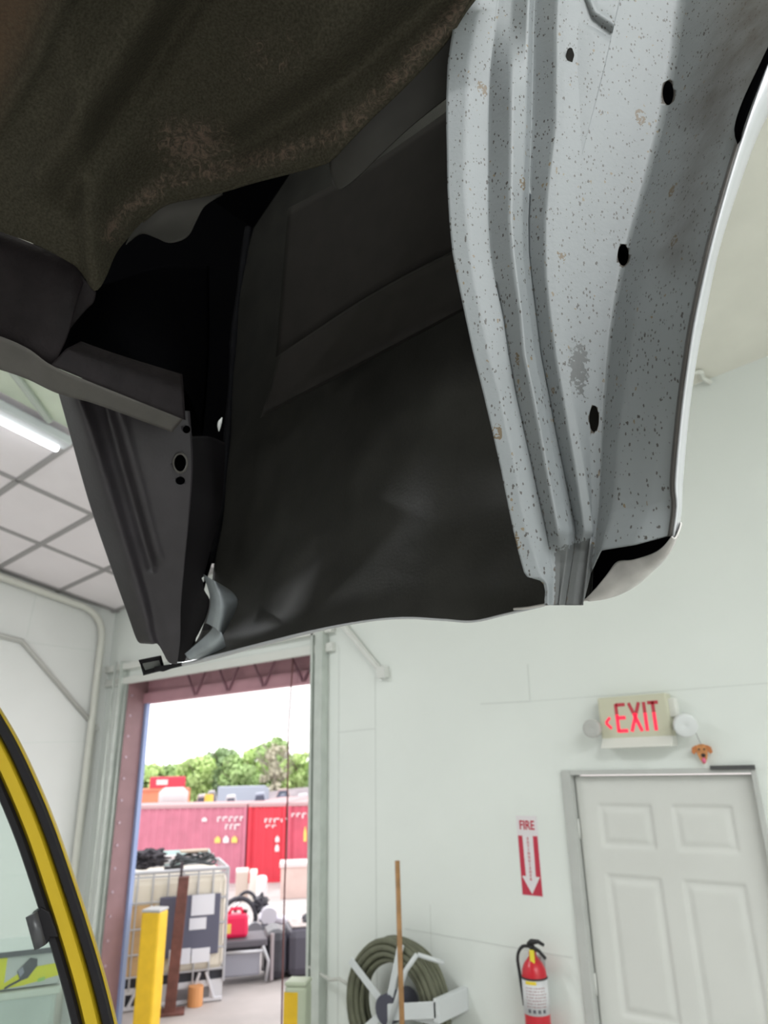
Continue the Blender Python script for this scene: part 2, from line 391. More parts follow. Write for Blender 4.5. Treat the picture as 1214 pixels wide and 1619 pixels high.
struct(w.build('trim_4', mat('header_angle_white', (.72, .73, .69), .5)), 'white steel angles above the loading opening', 'trim')
# left vertical door track
def angle(name, x, dx, m, z1, label, holes=True):
    w = MB(); w.box(x-.03, D-.004, 0, x+.03, D, z1); w.box(x-.004+dx*.03, D-.075, 0, x+.004+dx*.03, D-.004, z1)
    return struct(w.build(name, m), label, 'trim')
angle('trim_5', OX0-.045, -1, M_galv, 3.1, 'pale steel door track left of the loading opening')
w = MB(); w.tube([(OX0-.12, D-.1, 0.02), (OX0-.12, D-.1, 3.1)], .014, 8)
w.tube([(OX0-.03, D-.02, 0.02), (OX0-.03, D-.02, 2.95)], .012, 8)
struct(w.build('trim_6', M_galv, smooth=True), 'thin pale pipes beside the left door track', 'trim')
# right track: sill, perforated angle
w = MB(); w.box(OX1-.012, D-.05, 0, OX1+.012, OY+.02, 3.1); w.box(OX1+.055, D-.07, 0, OX1+.13, D-.002, 3.15); w.box(OX1+.012, D-.004, 0, OX1+.055, D, 3.15)
rtk = struct(w.build('trim_7', M_galv), 'perforated pale steel door track right of the loading opening', 'trim')
M_hole = mat('slot_daylight', (.9, .9, .95), .4, emit=(.95, .95, 1), estr=0.0)
# bright tubes stand in for daylight showing through the track slots
M_slot = mat('daylight_slot_white', (.92, .92, .97), .3, 0.0)
w = MB()
for ya, yb in ((1079, 1115), (1124, 1186)):
    a, b = onY(508.5, ya, D-.02), onY(508.5, yb, D-.02); w.tube([a, b], .014, 8)
w.build('daylight_slot', M_slot, rtk, smooth=True)
w = MB()
for yy in (1113, 1138, 1267, 1365, 1480): p = onY(505, yy, D-.03); w.tube([(p.x, D-.045, p.z), (p.x, D, p.z)], .014, 8)
w.build('bolt', mat('bolt_grey', (.5, .5, .52), .3, .6), rtk)
# diagonal brace near the corner of the truck
a, b = onY(520, 962, D-.06), onY(603, 1062, D-.02)
br = thing('wall_brace', 'short white diagonal brace fixed high on the back wall', 'brace', b)
w = MB(); w.tube([a-b, (a-b)*.02], .022, 6); w.box(-.02, -.03, -.045, .05, .02, .035); w.build('strut', mat('brace_white', (.70, .71, .68), .5), br)
M_wpipe = mat('white_pipe', (.75, .76, .70), .4)
p0, p1, p2 = onC(1080, 590), onC(1105, 583), onY(1122, 601, D-.03)
w = MB(); P = [p0+Vector((0, 0, -.02)), p1+Vector((0, 0, -.02)), p2+Vector((-.03, -.02, .02)), p2+Vector((0, .02, -.01))]
w.tube([cr([tuple(q) for q in P], 3*i/12) for i in range(13)], .014, 8)
tag(at_obj(w.build('ceiling_cable', M_wpipe, smooth=True), p2), 'thin white cable curving from the cream ceiling into the back wall', 'cable')
# cable dropping in the loading opening
a, b = onY(466, 1005, 3.95), onY(449, 1300, 3.95)
w = MB(); pts = []
for yy, xx in ((990, 466), (1060, 462), (1150, 456), (1300, 454), (1400, 450), (1480, 448), (1560, 447)): pts.append(onY(xx, yy, 3.95))
pts[-1].z = .02
w.tube(pts, .006, 6)
tag(at_obj(w.build('hanging_cord', mat('cord_dark_red', (.16, .06, .06), .7), smooth=True), pts[-1]), 'thin dark pull cord hanging down across the loading opening', 'cord')

# ---------------- exit door
M_door = mat('door_white', (.70, .705, .675), .5, var=.03, scale=3)
M_frame = mat('door_frame_grey', (.52, .53, .51), .5, var=.04)
SX0, SX1, SZ = -1.842, -.930, 1.987
w = MB(); w.box(DX0, D-.018, 0, SX0-.006, D+.12, DZ); w.box(SX1+.006, D-.018, 0, DX1, D+.12, DZ); w.box(SX0-.006, D-.018, SZ+.006, SX1+.006, D+.12, DZ)
w.box(SX0-.02, D+.075, 0, SX0+.02, D+.12, SZ); w.box(SX1-.02, D+.075, 0, SX1+.02, D+.12, SZ)
dr = struct(w.build('door_1', M_frame, bevel=.003), 'white six-panel exit door in a grey-white steel frame', 'door')
# slab with pressed panels
bm = bmesh.new(); SY = D+.03
NX, NZ = 92, 200
cols = [(-1.842+.115, -1.842+.405), (-1.842+.505, -1.842+.797)]
rowsZ = [(1.635, 1.85), (.88, 1.51), (.13, .74)]
def relief(x, z):
    for c in cols:
        for r in rowsZ:
            d = min(x-c[0], c[1]-x, z-r[0], r[1]-z)
            if d > 0: return .010*(sst(0, .012, d)-1.0*sst(.020, .050, d)*.85)
    return 0
xs = [SX0+(SX1-SX0)*i/NX for i in range(NX+1)]; zs = [.008+(SZ-.008)*j/NZ for j in range(NZ+1)]
G = [[bm.verts.new((x, SY+relief(x, z), z)) for x in xs] for z in zs]
for j in range(NZ):
    for i in range(NX): bm.faces.new((G[j][i], G[j][i+1], G[j+1][i+1], G[j+1][i]))
me = bpy.data.meshes.new('door_leaf'); bm.to_mesh(me); bm.free(); me.materials.append(M_door)
for p in me.polygons: p.use_smooth = True
lf = link(bpy.data.objects.new('door_leaf', me), dr); so = lf.modifiers.new('t', 'SOLIDIFY'); so.thickness = .04; so.offset = -1
for z in (1.72, 1.0, .25):
    w = MB(); w.tube([(SX0-.004, SY-.008, z-.05), (SX0-.004, SY-.008, z+.05)], .008, 8); w.build('hinge', mat('hinge_white', (.68, .69, .66), .4), dr, smooth=True)
w = MB(); kz = onY(1200, 1448, SY); w.tube([(SX1-.07, SY-.06, .96), (SX1-.07, SY, .96)], [.028, .02], 14); w.build('door_knob', mat('knob_brass', (.6, .5, .3), .3, .9), dr, smooth=True)
w = MB(); w.box(onY(1125, 1213).x, D-.03, SZ+.022, DX1, D-.018, SZ+.042); w.build('dark_gap_strip', mat('dark_gap', (.08, .08, .08), .7), dr)

# ---------------- exit light
eL, eR = onY(948, 1103), onY(1060, 1185)
ex0, ex1, ez0, ez1 = -1.615, -1.245, 2.125, 2.385
EY = D-.075
ecx = (ex0+ex1)/2
es = thing('exit_sign', 'cream EXIT sign with red letters and a left arrow above the white door', 'exit sign', (ecx, D, ez0))
M_cream = mat('cream_plastic', (.62, .61, .47), .45)
M_creamw = mat('white_plastic', (.75, .75, .70), .4)
hw = (ex1-ex0)/2
w = MB(); w.box(-hw, -.072, .03, hw, 0, ez1-ez0); w.build('housing', M_cream, es, bevel=.008)
w = MB(); w.prism([Vector((-hw+.005, -.072, .05)), Vector((-hw-.0, -.098, .0)), Vector((-hw, 0, 0)), Vector((-hw, 0, .05))], (2*hw, 0, 0)); w.build('lamp_tray', M_creamw, es)
M_red = mat('lit_red_letters', (.75, .03, .06), .4, emit=(1, .03, .09), estr=.75)
M_redt = mat('letter_red_dark', (.45, .05, .07), .5, emit=(1, .05, .08), estr=.08)
# stencil letters, built as strokes so each has its own box
LT = .072+.002
def stroke(mb, P, wd=.012):
    for a, b in zip(P, P[1:]):
        a, b = Vector((a[0], -LT, a[1])), Vector((b[0], -LT, b[1])); d = (b-a).normalized(); n = Vector((d.z, 0, -d.x))*wd
        mb.prism([a+n, b+n, b-n, a-n], (0, .004, 0))
zb, zt = .078, .222
def clipz(P, lo, hi):
    out = []
    for a, b in zip(P, P[1:]):
        (x0, z0), (x1, z1) = a, b
        if abs(z1-z0) < 1e-6:
            if lo <= z0 <= hi: out.append([a, b])
            continue
        t0, t1 = (lo-z0)/(z1-z0), (hi-z0)/(z1-z0)
        if t0 > t1: t0, t1 = t1, t0
        t0, t1 = max(0, t0), min(1, t1)
        if t1 > t0: out.append([(x0+(x1-x0)*t0, z0+(z1-z0)*t0), (x0+(x1-x0)*t1, z0+(z1-z0)*t1)])
    return out
g = lambda a: (a[0], zb+(zt-zb)*a[1])
letters = {'E': [[(-.085, .0), (-.085, 1)], [(-.085, .96), (-.035, .96)], [(-.085, .5), (-.04, .5)], [(-.085, .04), (-.035, .04)]],
           'X': [[(-.015, 0), (.04, 1)], [(.04, 0), (-.015, 1)]], 'I': [[(.066, 0), (.066, 1)]],
           'T': [[(.112, 0), (.112, 1)], [(.085, .96), (.14, .96)]]}
for ch, st in letters.items():
    lo, hi = MB(), MB(); nlo = nhi = 0
    for P in st:
        P = [g(q) for q in P]
        for S in clipz(P, zb-.01, zb+(zt-zb)*.62): stroke(lo, S, .0085)
        for S in clipz(P, zb+(zt-zb)*.62, zt+.01): stroke(hi, S, .0085)
    o = lo.build('letter_'+ch.lower(), M_red, es); hi.build('letter_top', M_redt, o)
w = MB(); stroke(w, [(-.125, .155), (-.150, .128), (-.122, .098)], .007); w.build('arrow', M_red, es)
for sx, px, py, rr in ((-1, 938, 1152, .047), (1, 1082, 1145, .055)):
    p = onY(px, py, D-.09)-es.location
    M = Matrix.Rotation(radians(90), 4, 'X') if sx < 0 else Matrix.Rotation(radians(115), 4, 'X')@Matrix.Rotation(radians(25), 4, 'Y')
    w = MB(); w.lathe([(.015, -.05), (rr*.75, -.045), (rr, .0), (rr*1.02, .03), (rr*.9, .034), (0, .02)], p, 20, M)
    h = w.build('lamp_head', mat('head_grey', (.50, .50, .48), .35) if sx < 0 else mat('head_white', (.74, .76, .76), .35), es, smooth=True)
    w = MB(); w.tube([p+Vector((0, .03, 0)), Vector((sx*hw*.9, -.03, .08))], .012, 8); w.build('lamp_arm', M_creamw, es)
w = MB(); w.box(hw-.01, -.05, .14, hw+.035, -.0, .235); w.build('end_box', M_creamw, es, bevel=.006)
# golden dog face card hanging beside
pd = onY(1110, 1190, D-.03)
dg = thing('dog_face_card', 'small orange dog face cut-out with pink tongue hanging beside the exit sign', 'hanging card', pd)
w = MB(); face = [(-.030, .030), (-.012, .040), (.012, .040), (.030, .030), (.026, .0), (.018, -.030), (.006, -.052), (-.006, -.052), (-.018, -.028), (-.028, .0)]
w.prism([Vector((x, 0, z)) for x, z in face], (0, .006, 0)); w.build('face', mat('dog_orange', (.62, .27, .10), .7, var=.25, scale=40), dg, bevel=.003)
for sx in (-1, 1):
    w = MB(); w.prism([Vector((sx*x, -.003, z)) for x, z in ((.024, .036), (.045, .026), (.050, .002), (.038, -.008), (.026, .008))], (0, .006, 0)); w.build('ear', mat('dog_ear', (.55, .20, .07), .7), dg, bevel=.002)
    w = MB(); w.ico((sx*.012, -.003, .016), .0045, 2); w.build('eye', mat('dog_eye', (.03, .02, .02), .3), dg, smooth=True)
w = MB(); w.ico((.004, -.004, -.012), .011, 2, sc=(1, .6, .8)); w.build('nose', MATS['dog_eye'], dg, smooth=True)
w = MB(); w.ico((.003, -.004, -.036), .012, 2, sc=(.8, .4, 1.2)); w.build('tongue', mat('dog_tongue', (.75, .15, .28), .5), dg, smooth=True)
w = MB(); w.tube([(0, .003, .04), (-.02, .0, .11)], .002, 6); w.build('string', mat('string_grey', (.3, .3, .3), .7), dg)

# ---------------- fire sign and extinguisher
fx0, fx1, fz0, fz1 = -2.213, -2.083, 1.375, 1.780
fs = thing('fire_extinguisher_sign', 'red and white FIRE arrow sticker on the white wall above the extinguisher', 'sign', ((fx0+fx1)/2, D, fz0))
M_sr = mat('sign_red', (.55, .035, .07), .5); M_sw = mat('sign_white', (.78, .74, .76), .5)
h2 = (fx1-fx0)/2; FH = fz1-fz0
w = MB(); w.box(-h2, -.002, 0, h2, .0, FH); w.build('backing', M_sw, fs)
w = MB(); w.box(-h2+.004, -.003, .004, h2-.004, -.0018, FH*.745); w.build('red_field', M_sr, fs)
w = MB(); w.prism([Vector((x, -.0042, z*FH)) for x, z in ((-.033, .80), (.033, .80), (.030, .24), (.055, .24), (0, .025), (-.055, .24), (-.030, .24))], (0, .0012, 0)); w.build('arrow', M_sw, fs)
TM = lambda x, z, y=-.0032, rot=0: Matrix.Translation((x, y, z)) @ Matrix.Rotation(rot, 4, 'Y') @ Matrix.Rotation(pi/2, 4, 'X')
text('lettering', 'FIRE', .066, M_sr, fs, TM(0, FH*.875), .0008, .0012, .80)
text('arrow_lettering', '\n'.join('EXTINGUISHER'), .0185, M_sr, fs, TM(0, FH*.455, -.0048), .0006, .0004, 1.0)
pe = onY(846, 1560, D-.09)
fe = thing('fire_extinguisher', 'red fire extinguisher with black handle hanging on the white wall beside the door', 'fire extinguisher', (pe.x, D-.09, .66))
R = .065
w = MB(); w.lathe([(0, 0), (R*.9, .0), (R, .02), (R, .36), (R*.93, .392), (R*.72, .42), (R*.42, .443), (.02, .452), (.02, .47), (0, .47)], n=32); w.build('cylinder', mat('extinguisher_red', (.60, .02, .035), .3), fe, smooth=True)
w = MB(); w.lathe([(R+.001, .20), (R+.001, .352)], n=32)
M_lab = mat('extinguisher_label', (.70, .70, .72), .4)
lb = w.build('label_sheet', M_lab, fe, smooth=True)
w = MB()
for zz, a0, a1, hh in ((.33, -2.0, -1.2, .012),):
    pass
def patch(mb, a0, a1, z0, z1, rr):
    P = []; n = 5
    A = [mb.bm.verts.new((rr*cos(a0+(a1-a0)*k/n), rr*sin(a0+(a1-a0)*k/n), z0)) for k in range(n+1)]
    B = [mb.bm.verts.new((rr*cos(a0+(a1-a0)*k/n), rr*sin(a0+(a1-a0)*k/n), z1)) for k in range(n+1)]
    for k in range(n): mb.bm.faces.new((A[k], A[k+1], B[k+1], B[k]))
w = MB(); patch(w, radians(-105), radians(-55), .335, .350, R+.002); w.build('yellow_band', mat('label_yellow', (.85, .65, .05), .5), lb)
w = MB(); rnd = random.Random(3)
for r_ in range(7):
    a = -105
    while a < -15:
        l = rnd.uniform(3, 9); patch(w, radians(a), radians(a+l), .318-r_*.0135, .322-r_*.0135, R+.002); a += l+rnd.uniform(2, 7)
w.build('small_print', mat('print_dark_red', (.35, .12, .14), .6), lb)
w = MB()
for a in (-100, -78, -56, -34): patch(w, radians(a), radians(a+13), .212, .228, R+.002)
w.build('pictograms', mat('print_dark', (.12, .12, .14), .6), lb)
w = MB(); w.lathe([(R+.002, .353), (R+.004, .357), (R+.002, .361)], n=32); w.build('strap', mat('black_rubber', (.02, .02, .022), .6), fe, smooth=True)
w = MB(); w.tube([(0, 0, .46), (0, 0, .50)], .014, 12); w.tube([(-.02, -.005, .50), (.0, 0, .515), (.05, -.02, .525), (.085, -.03, .515)], [.012, .015, .010, .008], 8)
w.tube([(0, 0, .49), (.05, -.02, .482), (.09, -.03, .455)], [.012, .009, .008], 8); w.build('handle', MATS['black_rubber'], fe, smooth=True)
w = MB(); w.tube([cr([(0, 0, .49), (-.05, -.01, .49), (-.085, -.01, .44), (-.082, -.005, .35), (-.072, 0, .22)], 4*k/16) for k in range(17)], .0085, 8); w.build('hose', MATS['black_rubber'], fe, smooth=True)
w = MB(); w.box(.0, -.035, .425, .026, -.025, .485); w.build('tag', mat('tag_yellow', (.85, .72, .05), .5), fe, bevel=.003)
w = MB(); w.box(-.02, .05, .1, .02, .09, .44); w.build('wall_bracket', mat('bracket_grey', (.35, .35, .35), .5), fe)

# ---------------- hose reel and broom handle
pr = onY(627, 1590, D-.17)
hr = thing('hose_reel', 'white hose reel with coiled olive hose mounted on the back wall', 'hose reel', pr)
RO = .33; rnd = random.Random(8)
w = MB()
for r_, dy, rr in ((.325, -.05, .017), (.325, -.015, .017), (.327, .02, .017), (.325, .055, .017), (.295, -.06, .017), (.292, -.025, .017), (.296, .03, .017), (.262, -.055, .016), (.258, -.015, .016), (.262, .04, .016), (.232, -.04, .015), (.230, 0, .015)):
    w.tube([(r_*cos(2*pi*k/40)*(1+.012*sin(3*k/40*6.28+dy*90)), dy, r_*sin(2*pi*k/40)*(1+.015*cos(5*k/40*6.28+dy*50))) for k in range(40)], rr, 8, closed=True)
w.build('hose_coil', mat('hose_olive', (.125, .13, .085), .6, var=.2, scale=14), hr, smooth=True)
M_rw = mat('reel_white', (.66, .69, .70), .4)
for k in range(5):
    a = radians(62+k*72+10)
    w = MB(); d = Vector((cos(a), 0, sin(a))); n = Vector((-sin(a), 0, cos(a)))*.022
    w.prism([d*.06+n+Vector((0, -.085, 0)), d*.35+n+Vector((0, -.085, 0)), d*.35-n+Vector((0, -.085, 0)), d*.06-n+Vector((0, -.085, 0))], (0, .008, 0))
    w.build('spoke', M_rw, hr, bevel=.003)
w = MB(); w.tube([(0, -.10, 0), (0, .11, 0)], .075, 20); w.build('hub', mat('reel_hub_dark', (.07, .07, .10), .5), hr, smooth=False)
w = MB(); w.prism([Vector((.02, -.11, -.045)), Vector((.36, -.11, .02)), Vector((.36, -.11, .10)), Vector((.02, -.11, .035))], (0, .012, 0))
w.box(.34, -.11, -.0, .38, .17, .11); w.build('mounting_arm', M_rw, hr, bevel=.004)
w = MB(); w.tube([(.03, -.12, -.08), (.17, -.12, .22), (.24, -.11, .30)], .014, 8); w.tube([(.24, -.1, .30), (.36, -.02, .26)], .012, 8); w.build('guide_arm', M_rw, hr, smooth=True)
w = MB(); w.tube([(-.33, -.02, .05), (-.45, .0, .07), (-.62, .10, .02), (-.85, .13, .06)], .010, 8); w.build('feed_hose', mat('feed_grey', (.55, .56, .52), .6), hr, smooth=True)
a, b = onY(628, 1361, 3.28), onY(636, 1640, 3.30); d = (b-a); k = (0.02-a.z)/d.z; foot = a+d*k
bh = thing('broom', 'broom with brown wooden handle standing in front of the hose reel', 'broom', foot)
w = MB(); w.tube([a-foot, Vector((0, 0, .16))], .0135, 12); w.build('handle', mat('wood_handle', (.36, .19, .075), .5, var=.2, scale=20), bh, smooth=True)
w = MB(); w.box(-.15, -.03, .10, .15, .03, .16); w.build('head', mat('wood_head', (.3, .16, .07), .6), bh, bevel=.01)
w = MB(); w.box(-.14, -.025, -.015, .14, .025, .10); w.build('bristles', mat('bristle', (.12, .1, .08), .9), bh)

# ---------------- bollards
def bollard(name, pos, h, wd, label, mcol, mcap, half=None):
    t = thing(name, label, 'bollard', (pos[0], pos[1], 0), radians(30), 'safety bollards at the loading opening')
    w = MB(); w.box(-wd, -wd, 0, wd, wd, h); w.build('post', mcol, t, bevel=.02)
    w = MB(); w.box(-wd*1.02, -wd*1.02, h-.005, wd*1.02, wd*1.02, h+.02); w.build('cap', mcap, t, bevel=.012)
    if half: w = MB(); w.box(-wd*1.01, -wd*1.01, 0, wd*.25, -wd*.99, h-.03); w.box(-wd*1.01, -wd*1.01, 0, -wd*.99, wd*.9, h-.03); w.build('yellow_paint', half, t)
    return t
M_yel = mat('bollard_yellow', (.80, .50, .02), .5, var=.08, scale=10)
bollard('bollard', (-6.13, 4.16), .90, .088, 'tall yellow bollard just outside the left jamb of the opening', M_yel, mat('cap_grey', (.45, .45, .45), .6))
bollard('bollard', (onZ(470, 1650, 0)*(.715)).to_tuple()[:2], .88, .066, 'short green and yellow bollard inside the right side of the opening', mat('bollard_green', (.48, .53, .40), .5), MATS['bollard_green'], M_yel)

# ---------------- ceiling strip lamps, one seen and the others added
M_tube = mat('lit_tube', (1, 1, 1), .4, emit=(.93, .97, 1.0), estr=9.0)
M_fix = mat('lamp_fixture_white', (.74, .77, .80), .35)
for i, (x, y, ax, L_) in enumerate(STRIPS):
    z = ceil_z(x, y)-.09
    lab = 'white fluorescent strip lamp hanging beside the ceiling tiles' if i == 0 else 'added white fluorescent strip lamp, unseen on the ceiling outside the frame'
    t = thing('strip_lamp', lab, 'ceiling lamp', (x, y, z), 0, None if i == 0 else 'added strip lamps outside the frame')
    tilt = math.atan(-CB) if ax == 'y' else -math.atan(CA)
    t.rotation_euler = (tilt, 0, 0) if ax == 'y' else (0, tilt, 0)
    h = L_/2
    def bx(a0, b0, z0, a1, b1, z1):
        w = MB()
        if ax == 'y': w.box(a0, b0, z0, a1, b1, z1)
        else: w.box(b0, a0, z0, b1, a1, z1)
        return w
    bx(-.02, -h, -.01, .09, h, .055).build('housing', M_fix, t, bevel=.012)
    bx(-.055, -h+.03, -.03, -.02, h-.03, .0).build('tube', M_tube, t, bevel=.008)
    la = bpy.data.lights.new('strip_light', 'AREA'); la.shape = 'RECTANGLE'; la.energy = LAMP_W*L_/2.4*(.6 if i == 0 else 1); la.color = (.97, .99, 1.0)
    la.size = .12 if ax == 'y' else L_; la.size_y = L_ if ax == 'y' else .12
    lo = bpy.data.objects.new('strip_light', la); link(lo, t); lo.location = (0, 0, -.06)

# ================================================================ YARD
M_yard = mat('yard_gravel', (.46, .42, .41), .9, var=.18, scale=1.2, bump=.3, bscale=8)
def yz(x, y): u = -.8*x+.6*y; return -1.55*sst(11, 26, u)
bm = bmesh.new(); NXY = 60
ug = [6*(1.06**k)-2.2 for k in range(62)]; vg = [-60+120*k/40 for k in range(41)]
pts = []
for a in range(90):
    x = 1.0-a*1.0 if a < 60 else -59-(a-60)*6
    pts.append([(x, 4.051+b*.8 if b < 50 else 44+(b-50)*8) for b in range(80)])
V = [[bm.verts.new((x, y, yz(x, y)-.002+.02*noise.noise(Vector((x*.6, y*.6, 0)))*(1 if -.8*x+.6*y > 10 else 0))) for x, y in r] for r in pts]
for A, B in zip(V, V[1:]):
    for i in range(len(A)-1): bm.faces.new((A[i], A[i+1], B[i+1], B[i]))
me = bpy.data.meshes.new('yard_ground'); bmesh.ops.recalc_face_normals(bm, faces=bm.faces); bm.to_mesh(me); bm.free(); me.materials.append(M_yard)
yg = link(bpy.data.objects.new('yard_ground', me)); struct(yg, 'pale dusty yard ground outside the loading opening', 'ground')

M_cr = mat('container_hazy_red', (.52, .17, .24), .6, var=.1, scale=2)  # pink haze of the yard is mixed into this red
M_cr2 = mat('container_bright_red', (.62, .035, .06), .55, var=.08, scale=2)
M_cr3 = mat('container_pink_red', (.56, .09, .14), .6, var=.1, scale=2)
M_roof = mat('container_roof_pink', (.46, .30, .31), .7)
M_mark = mat('white_marking', (.8, .72, .74), .6); M_ymark = mat('yellow_marking', (.8, .6, .15), .6)
def container(pr_, pl_, L_, H_, Wd, m, label, z0, door=False, marks=(), name='shipping_container', roof=M_roof, group=None):
    """front side's right lower corner at pr_, running left towards pl_"""
    a = Vector((pr_.x, pr_.y, 0)); b = Vector((pl_.x, pl_.y, 0)); dx = (a-b).normalized()
    ang = atan2(dx.y, dx.x)
    t = thing(name, label, 'shipping container', (a.x, a.y, z0), ang, group)
    # local frame: -x runs left along the front, +y is depth away
    w = MB()
    n = int(L_/.28); prof = []
    for k in range(n):
        x = -L_+.1+(L_-.2)*k/n; s_ = (L_-.2)/n
        prof += [(x, .03), (x+s_*.3, .03), (x+s_*.5, .0), (x+s_*.8, .0)]
    prof.append((-.1, .03))
    lo = [w.bm.verts.new((x, y+.03, .14)) for x, y in prof]; hi = [w.bm.verts.new((x, y+.03, H_-.1)) for x, y in prof]
    for k in range(len(prof)-1): w.bm.faces.new((lo[k], lo[k+1], hi[k+1], hi[k]))
    w.box(-L_+.05, .1, .14, -.05, Wd, H_-.08); w.build('side_wall', m, t)
    w = MB(); w.box(-L_, 0, 0, 0, .08, .16)
    for x in (-L_, -.12):
        for y_ in (0, Wd-.1): p_ = MB(); p_.box(x, y_, .0, x+.12, y_+.11, H_); p_.build('corner_post', m, t)
    w.build('bottom_rail', m, t)
    w = MB(); w.box(-L_, -.01, H_-.1, 0, Wd, H_+.01); w.build('roof', roof, t)
    if door:
        for sx in (-.75, -.45): w = MB(); w.tube([(sx*Wd if False else sx, -.02, .2), (sx, -.02, H_-.15)], .03, 6); w.build('lock_bar', mat('lock_bar_rust', (.4, .1, .08), .6), t)
    for (mx, mz, ww, hh, kind, mm) in marks:
        w = MB()
        if kind == 'row':
            rr = random.Random(int(mx*-77)); k = 0; x = mx
            while x < mx+ww:
                l = rr.uniform(.10, .2); w.box(x, .008, mz+rr.uniform(0, hh*.3), x+.05, .028, mz+hh); w.box(x, .008, mz+hh*.75, x+l, .028, mz+hh); x += l+.06
        else:
            w.prism([Vector((mx, .008, mz)), Vector((mx+ww, .008, mz)), Vector((mx+ww, .008, mz+hh*.6)), Vector((mx+ww/2, .008, mz+hh)), Vector((mx, .008, mz+hh*.6))], (0, .02, 0))
        w.build('painted_mark', mm, t)
    return t
R1 = 27.5
cR = far(385, 1400, R1); cL = far(205, 1400, R1+1.2)
container(cR, cL, 12.2, 2.6, 2.4, M_cr, 'long haze-pale red corrugated shipping container beyond the yard', -1.64,
          marks=[(-1.05, 2.0, .85, .2, 'row', M_mark), (-.75, 1.75, .45, .2, 'row', M_mark), (-1.1, 1.35, .2, .22, 'tri', M_ymark), (-.8, 1.35, .2, .24, 'tri', M_mark), (-.5, 1.35, .2, .22, 'tri', M_ymark), (-1.6, 2.05, .18, .14, 'tri', M_mark)])
dcc = (cR-cL).normalized(); c2R = cR+dcc*1.40; c2L = cR+dcc*.05
container(c2R, c2L, 1.34, 2.6, 6, M_cr2, 'bright red shipping container seen at its end between two others', -1.64, marks=[(-.75, 1.95, .6, .16, 'row', M_mark), (-.7, 1.78, .35, .12, 'row', M_mark), (-.35, 1.35, .14, .2, 'tri', M_mark), (-.35, 1.05, .14, .24, 'tri', M_mark)])
c3R = cR+dcc*3.6; c3L = cR+dcc*1.45
container(c3R, c3L, 2.12, 2.6, 6, M_cr3, 'pinkish red shipping container nearest the right jamb', -1.64, marks=[(-2.0, 2.1, .9, .17, 'row', M_mark), (-1.55, 1.35, .1, .5, 'tri', M_ymark)], door=True)
# stacks behind
def simple_box(px0, px1, py0, py1, R_, dpt, m, name, label, cat, round_=0.0):
    a = far(px0, py1, R_); b = far(px1, py1, R_); c = (a+b)/2; h = far((px0+px1)/2, py0, R_).z; dx = Vector((b.x-a.x, b.y-a.y, 0)); L_ = dx.length
    t = thing(name, label, cat, (c.x, c.y, yz(c.x, c.y)), atan2(dx.y, dx.x)); base = t.location.z
    return t, L_, h-base
t, L_, h = simple_box(214, 300, 1247, 1262, 42, 4, None, 'shipping_container', 'orange shipping container behind the red ones on the left', 'shipping container')
w = MB(); w.box(-L_/2-2, 0, 0, L_/2, 2.4, h); w.build('body', mat('container_orange', (.72, .25, .14), .6, var=.1, scale=2), t, bevel=.05)
w = MB(); w.box(-L_/2-2, -.05, h-.12, L_/2, .05, h); w.build('top_rail', mat('rail_orange', (.6, .2, .12), .6), t)
t2, L2, h2_ = simple_box(236, 293, 1228, 1243, 43, 3, None, 'shipping_container', 'small red container stacked on top of the orange one', 'shipping container')
t2.location.z = t.location.z+h; w = MB(); w.box(-L2/2, .3, 0, L2/2, 2.6, h2_-h); w.build('body', M_cr2 if False else mat('container_small_red', (.55, .05, .09), .6), t2, bevel=.04)
w = MB(); w.box(-L2/2+.35, .28, (h2_-h)*.3, -L2/2+.95, .32, (h2_-h)*.75); w.build('painted_mark', M_mark, t2)
t, L_, h = simple_box(250, 297, 1245, 1266, 38, 3, None, 'storage_tank', 'white rounded tank standing in front of the orange container', 'tank')
w = MB(); rr = .55; z0 = h-rr
w.tube([(-L_/2, .6, z0), (-L_/2+.25, .6, z0), (L_/2-.25, .6, z0), (L_/2, .6, z0)], [rr*.6, rr, rr, rr*.6], 20); w.build('shell', mat('tank_white', (.55, .52, .53), .5), t, smooth=True)
for x in (-.6, .6):
    w = MB(); w.box(x-.1, .1, 0, x+.1, 1.1, z0-rr*.5); w.build('support', mat('tank_support', (.3, .3, .3), .7), t)
# parked vehicles far off
def vehicle(px0, px1, py0, R_, col, label, kind='car', name='car'):
    t, L_, h = simple_box(px0, px1, py0, 1270, R_, 2, None, name, label, 'car' if name == 'car' else 'trailer')
    w = MB()
    if kind == 'car':
        P = [(-.5, .25), (-.5, .55), (-.42, .62), (-.30, .66), (-.18, .98), (.15, 1), (.30, .66), (.47, .58), (.5, .45), (.5, .25)]
    else: P = [(-.5, .3), (-.5, 1), (.42, 1), (.5, .9), (.5, .3)]
    w.prism([Vector((x*L_, 0, z*h)) for x, z in P], (0, 1.7, 0)); w.build('body', mat('vehicle_'+label[:6], col, .35), t, bevel=.05)
    if kind == 'car':
        w = MB(); w.prism([Vector((x*L_, -.01, z*h)) for x, z in ((-.27, .67), (-.16, .93), (.13, .94), (.25, .67))], (0, 1.72, 0)); w.build('window', mat('car_glass', (.10, .12, .16), .1), t)
    for x in (-.32, .32):
        w = MB(); w.tube([(x*L_, -.02, .32), (x*L_, .2, .32)], .32, 14); w.build('wheel', mat('tyre', (.03, .03, .03), .8), t)
    return t
vehicle(343, 425, 1243, 62, (.36, .40, .48), 'pale blue grey box trailer parked in front of the far trees', 'box', 'trailer')
vehicle(300, 338, 1256, 44, (.52, .50, .54), 'white car parked left of the pale trailer beyond the containers')
vehicle(345, 385, 1257, 42, (.60, .58, .60), 'bright white car parked in front of the pale trailer')
vehicle(390, 432, 1253, 46, (.30, .33, .42), 'silver grey car parked right of the bright white car')
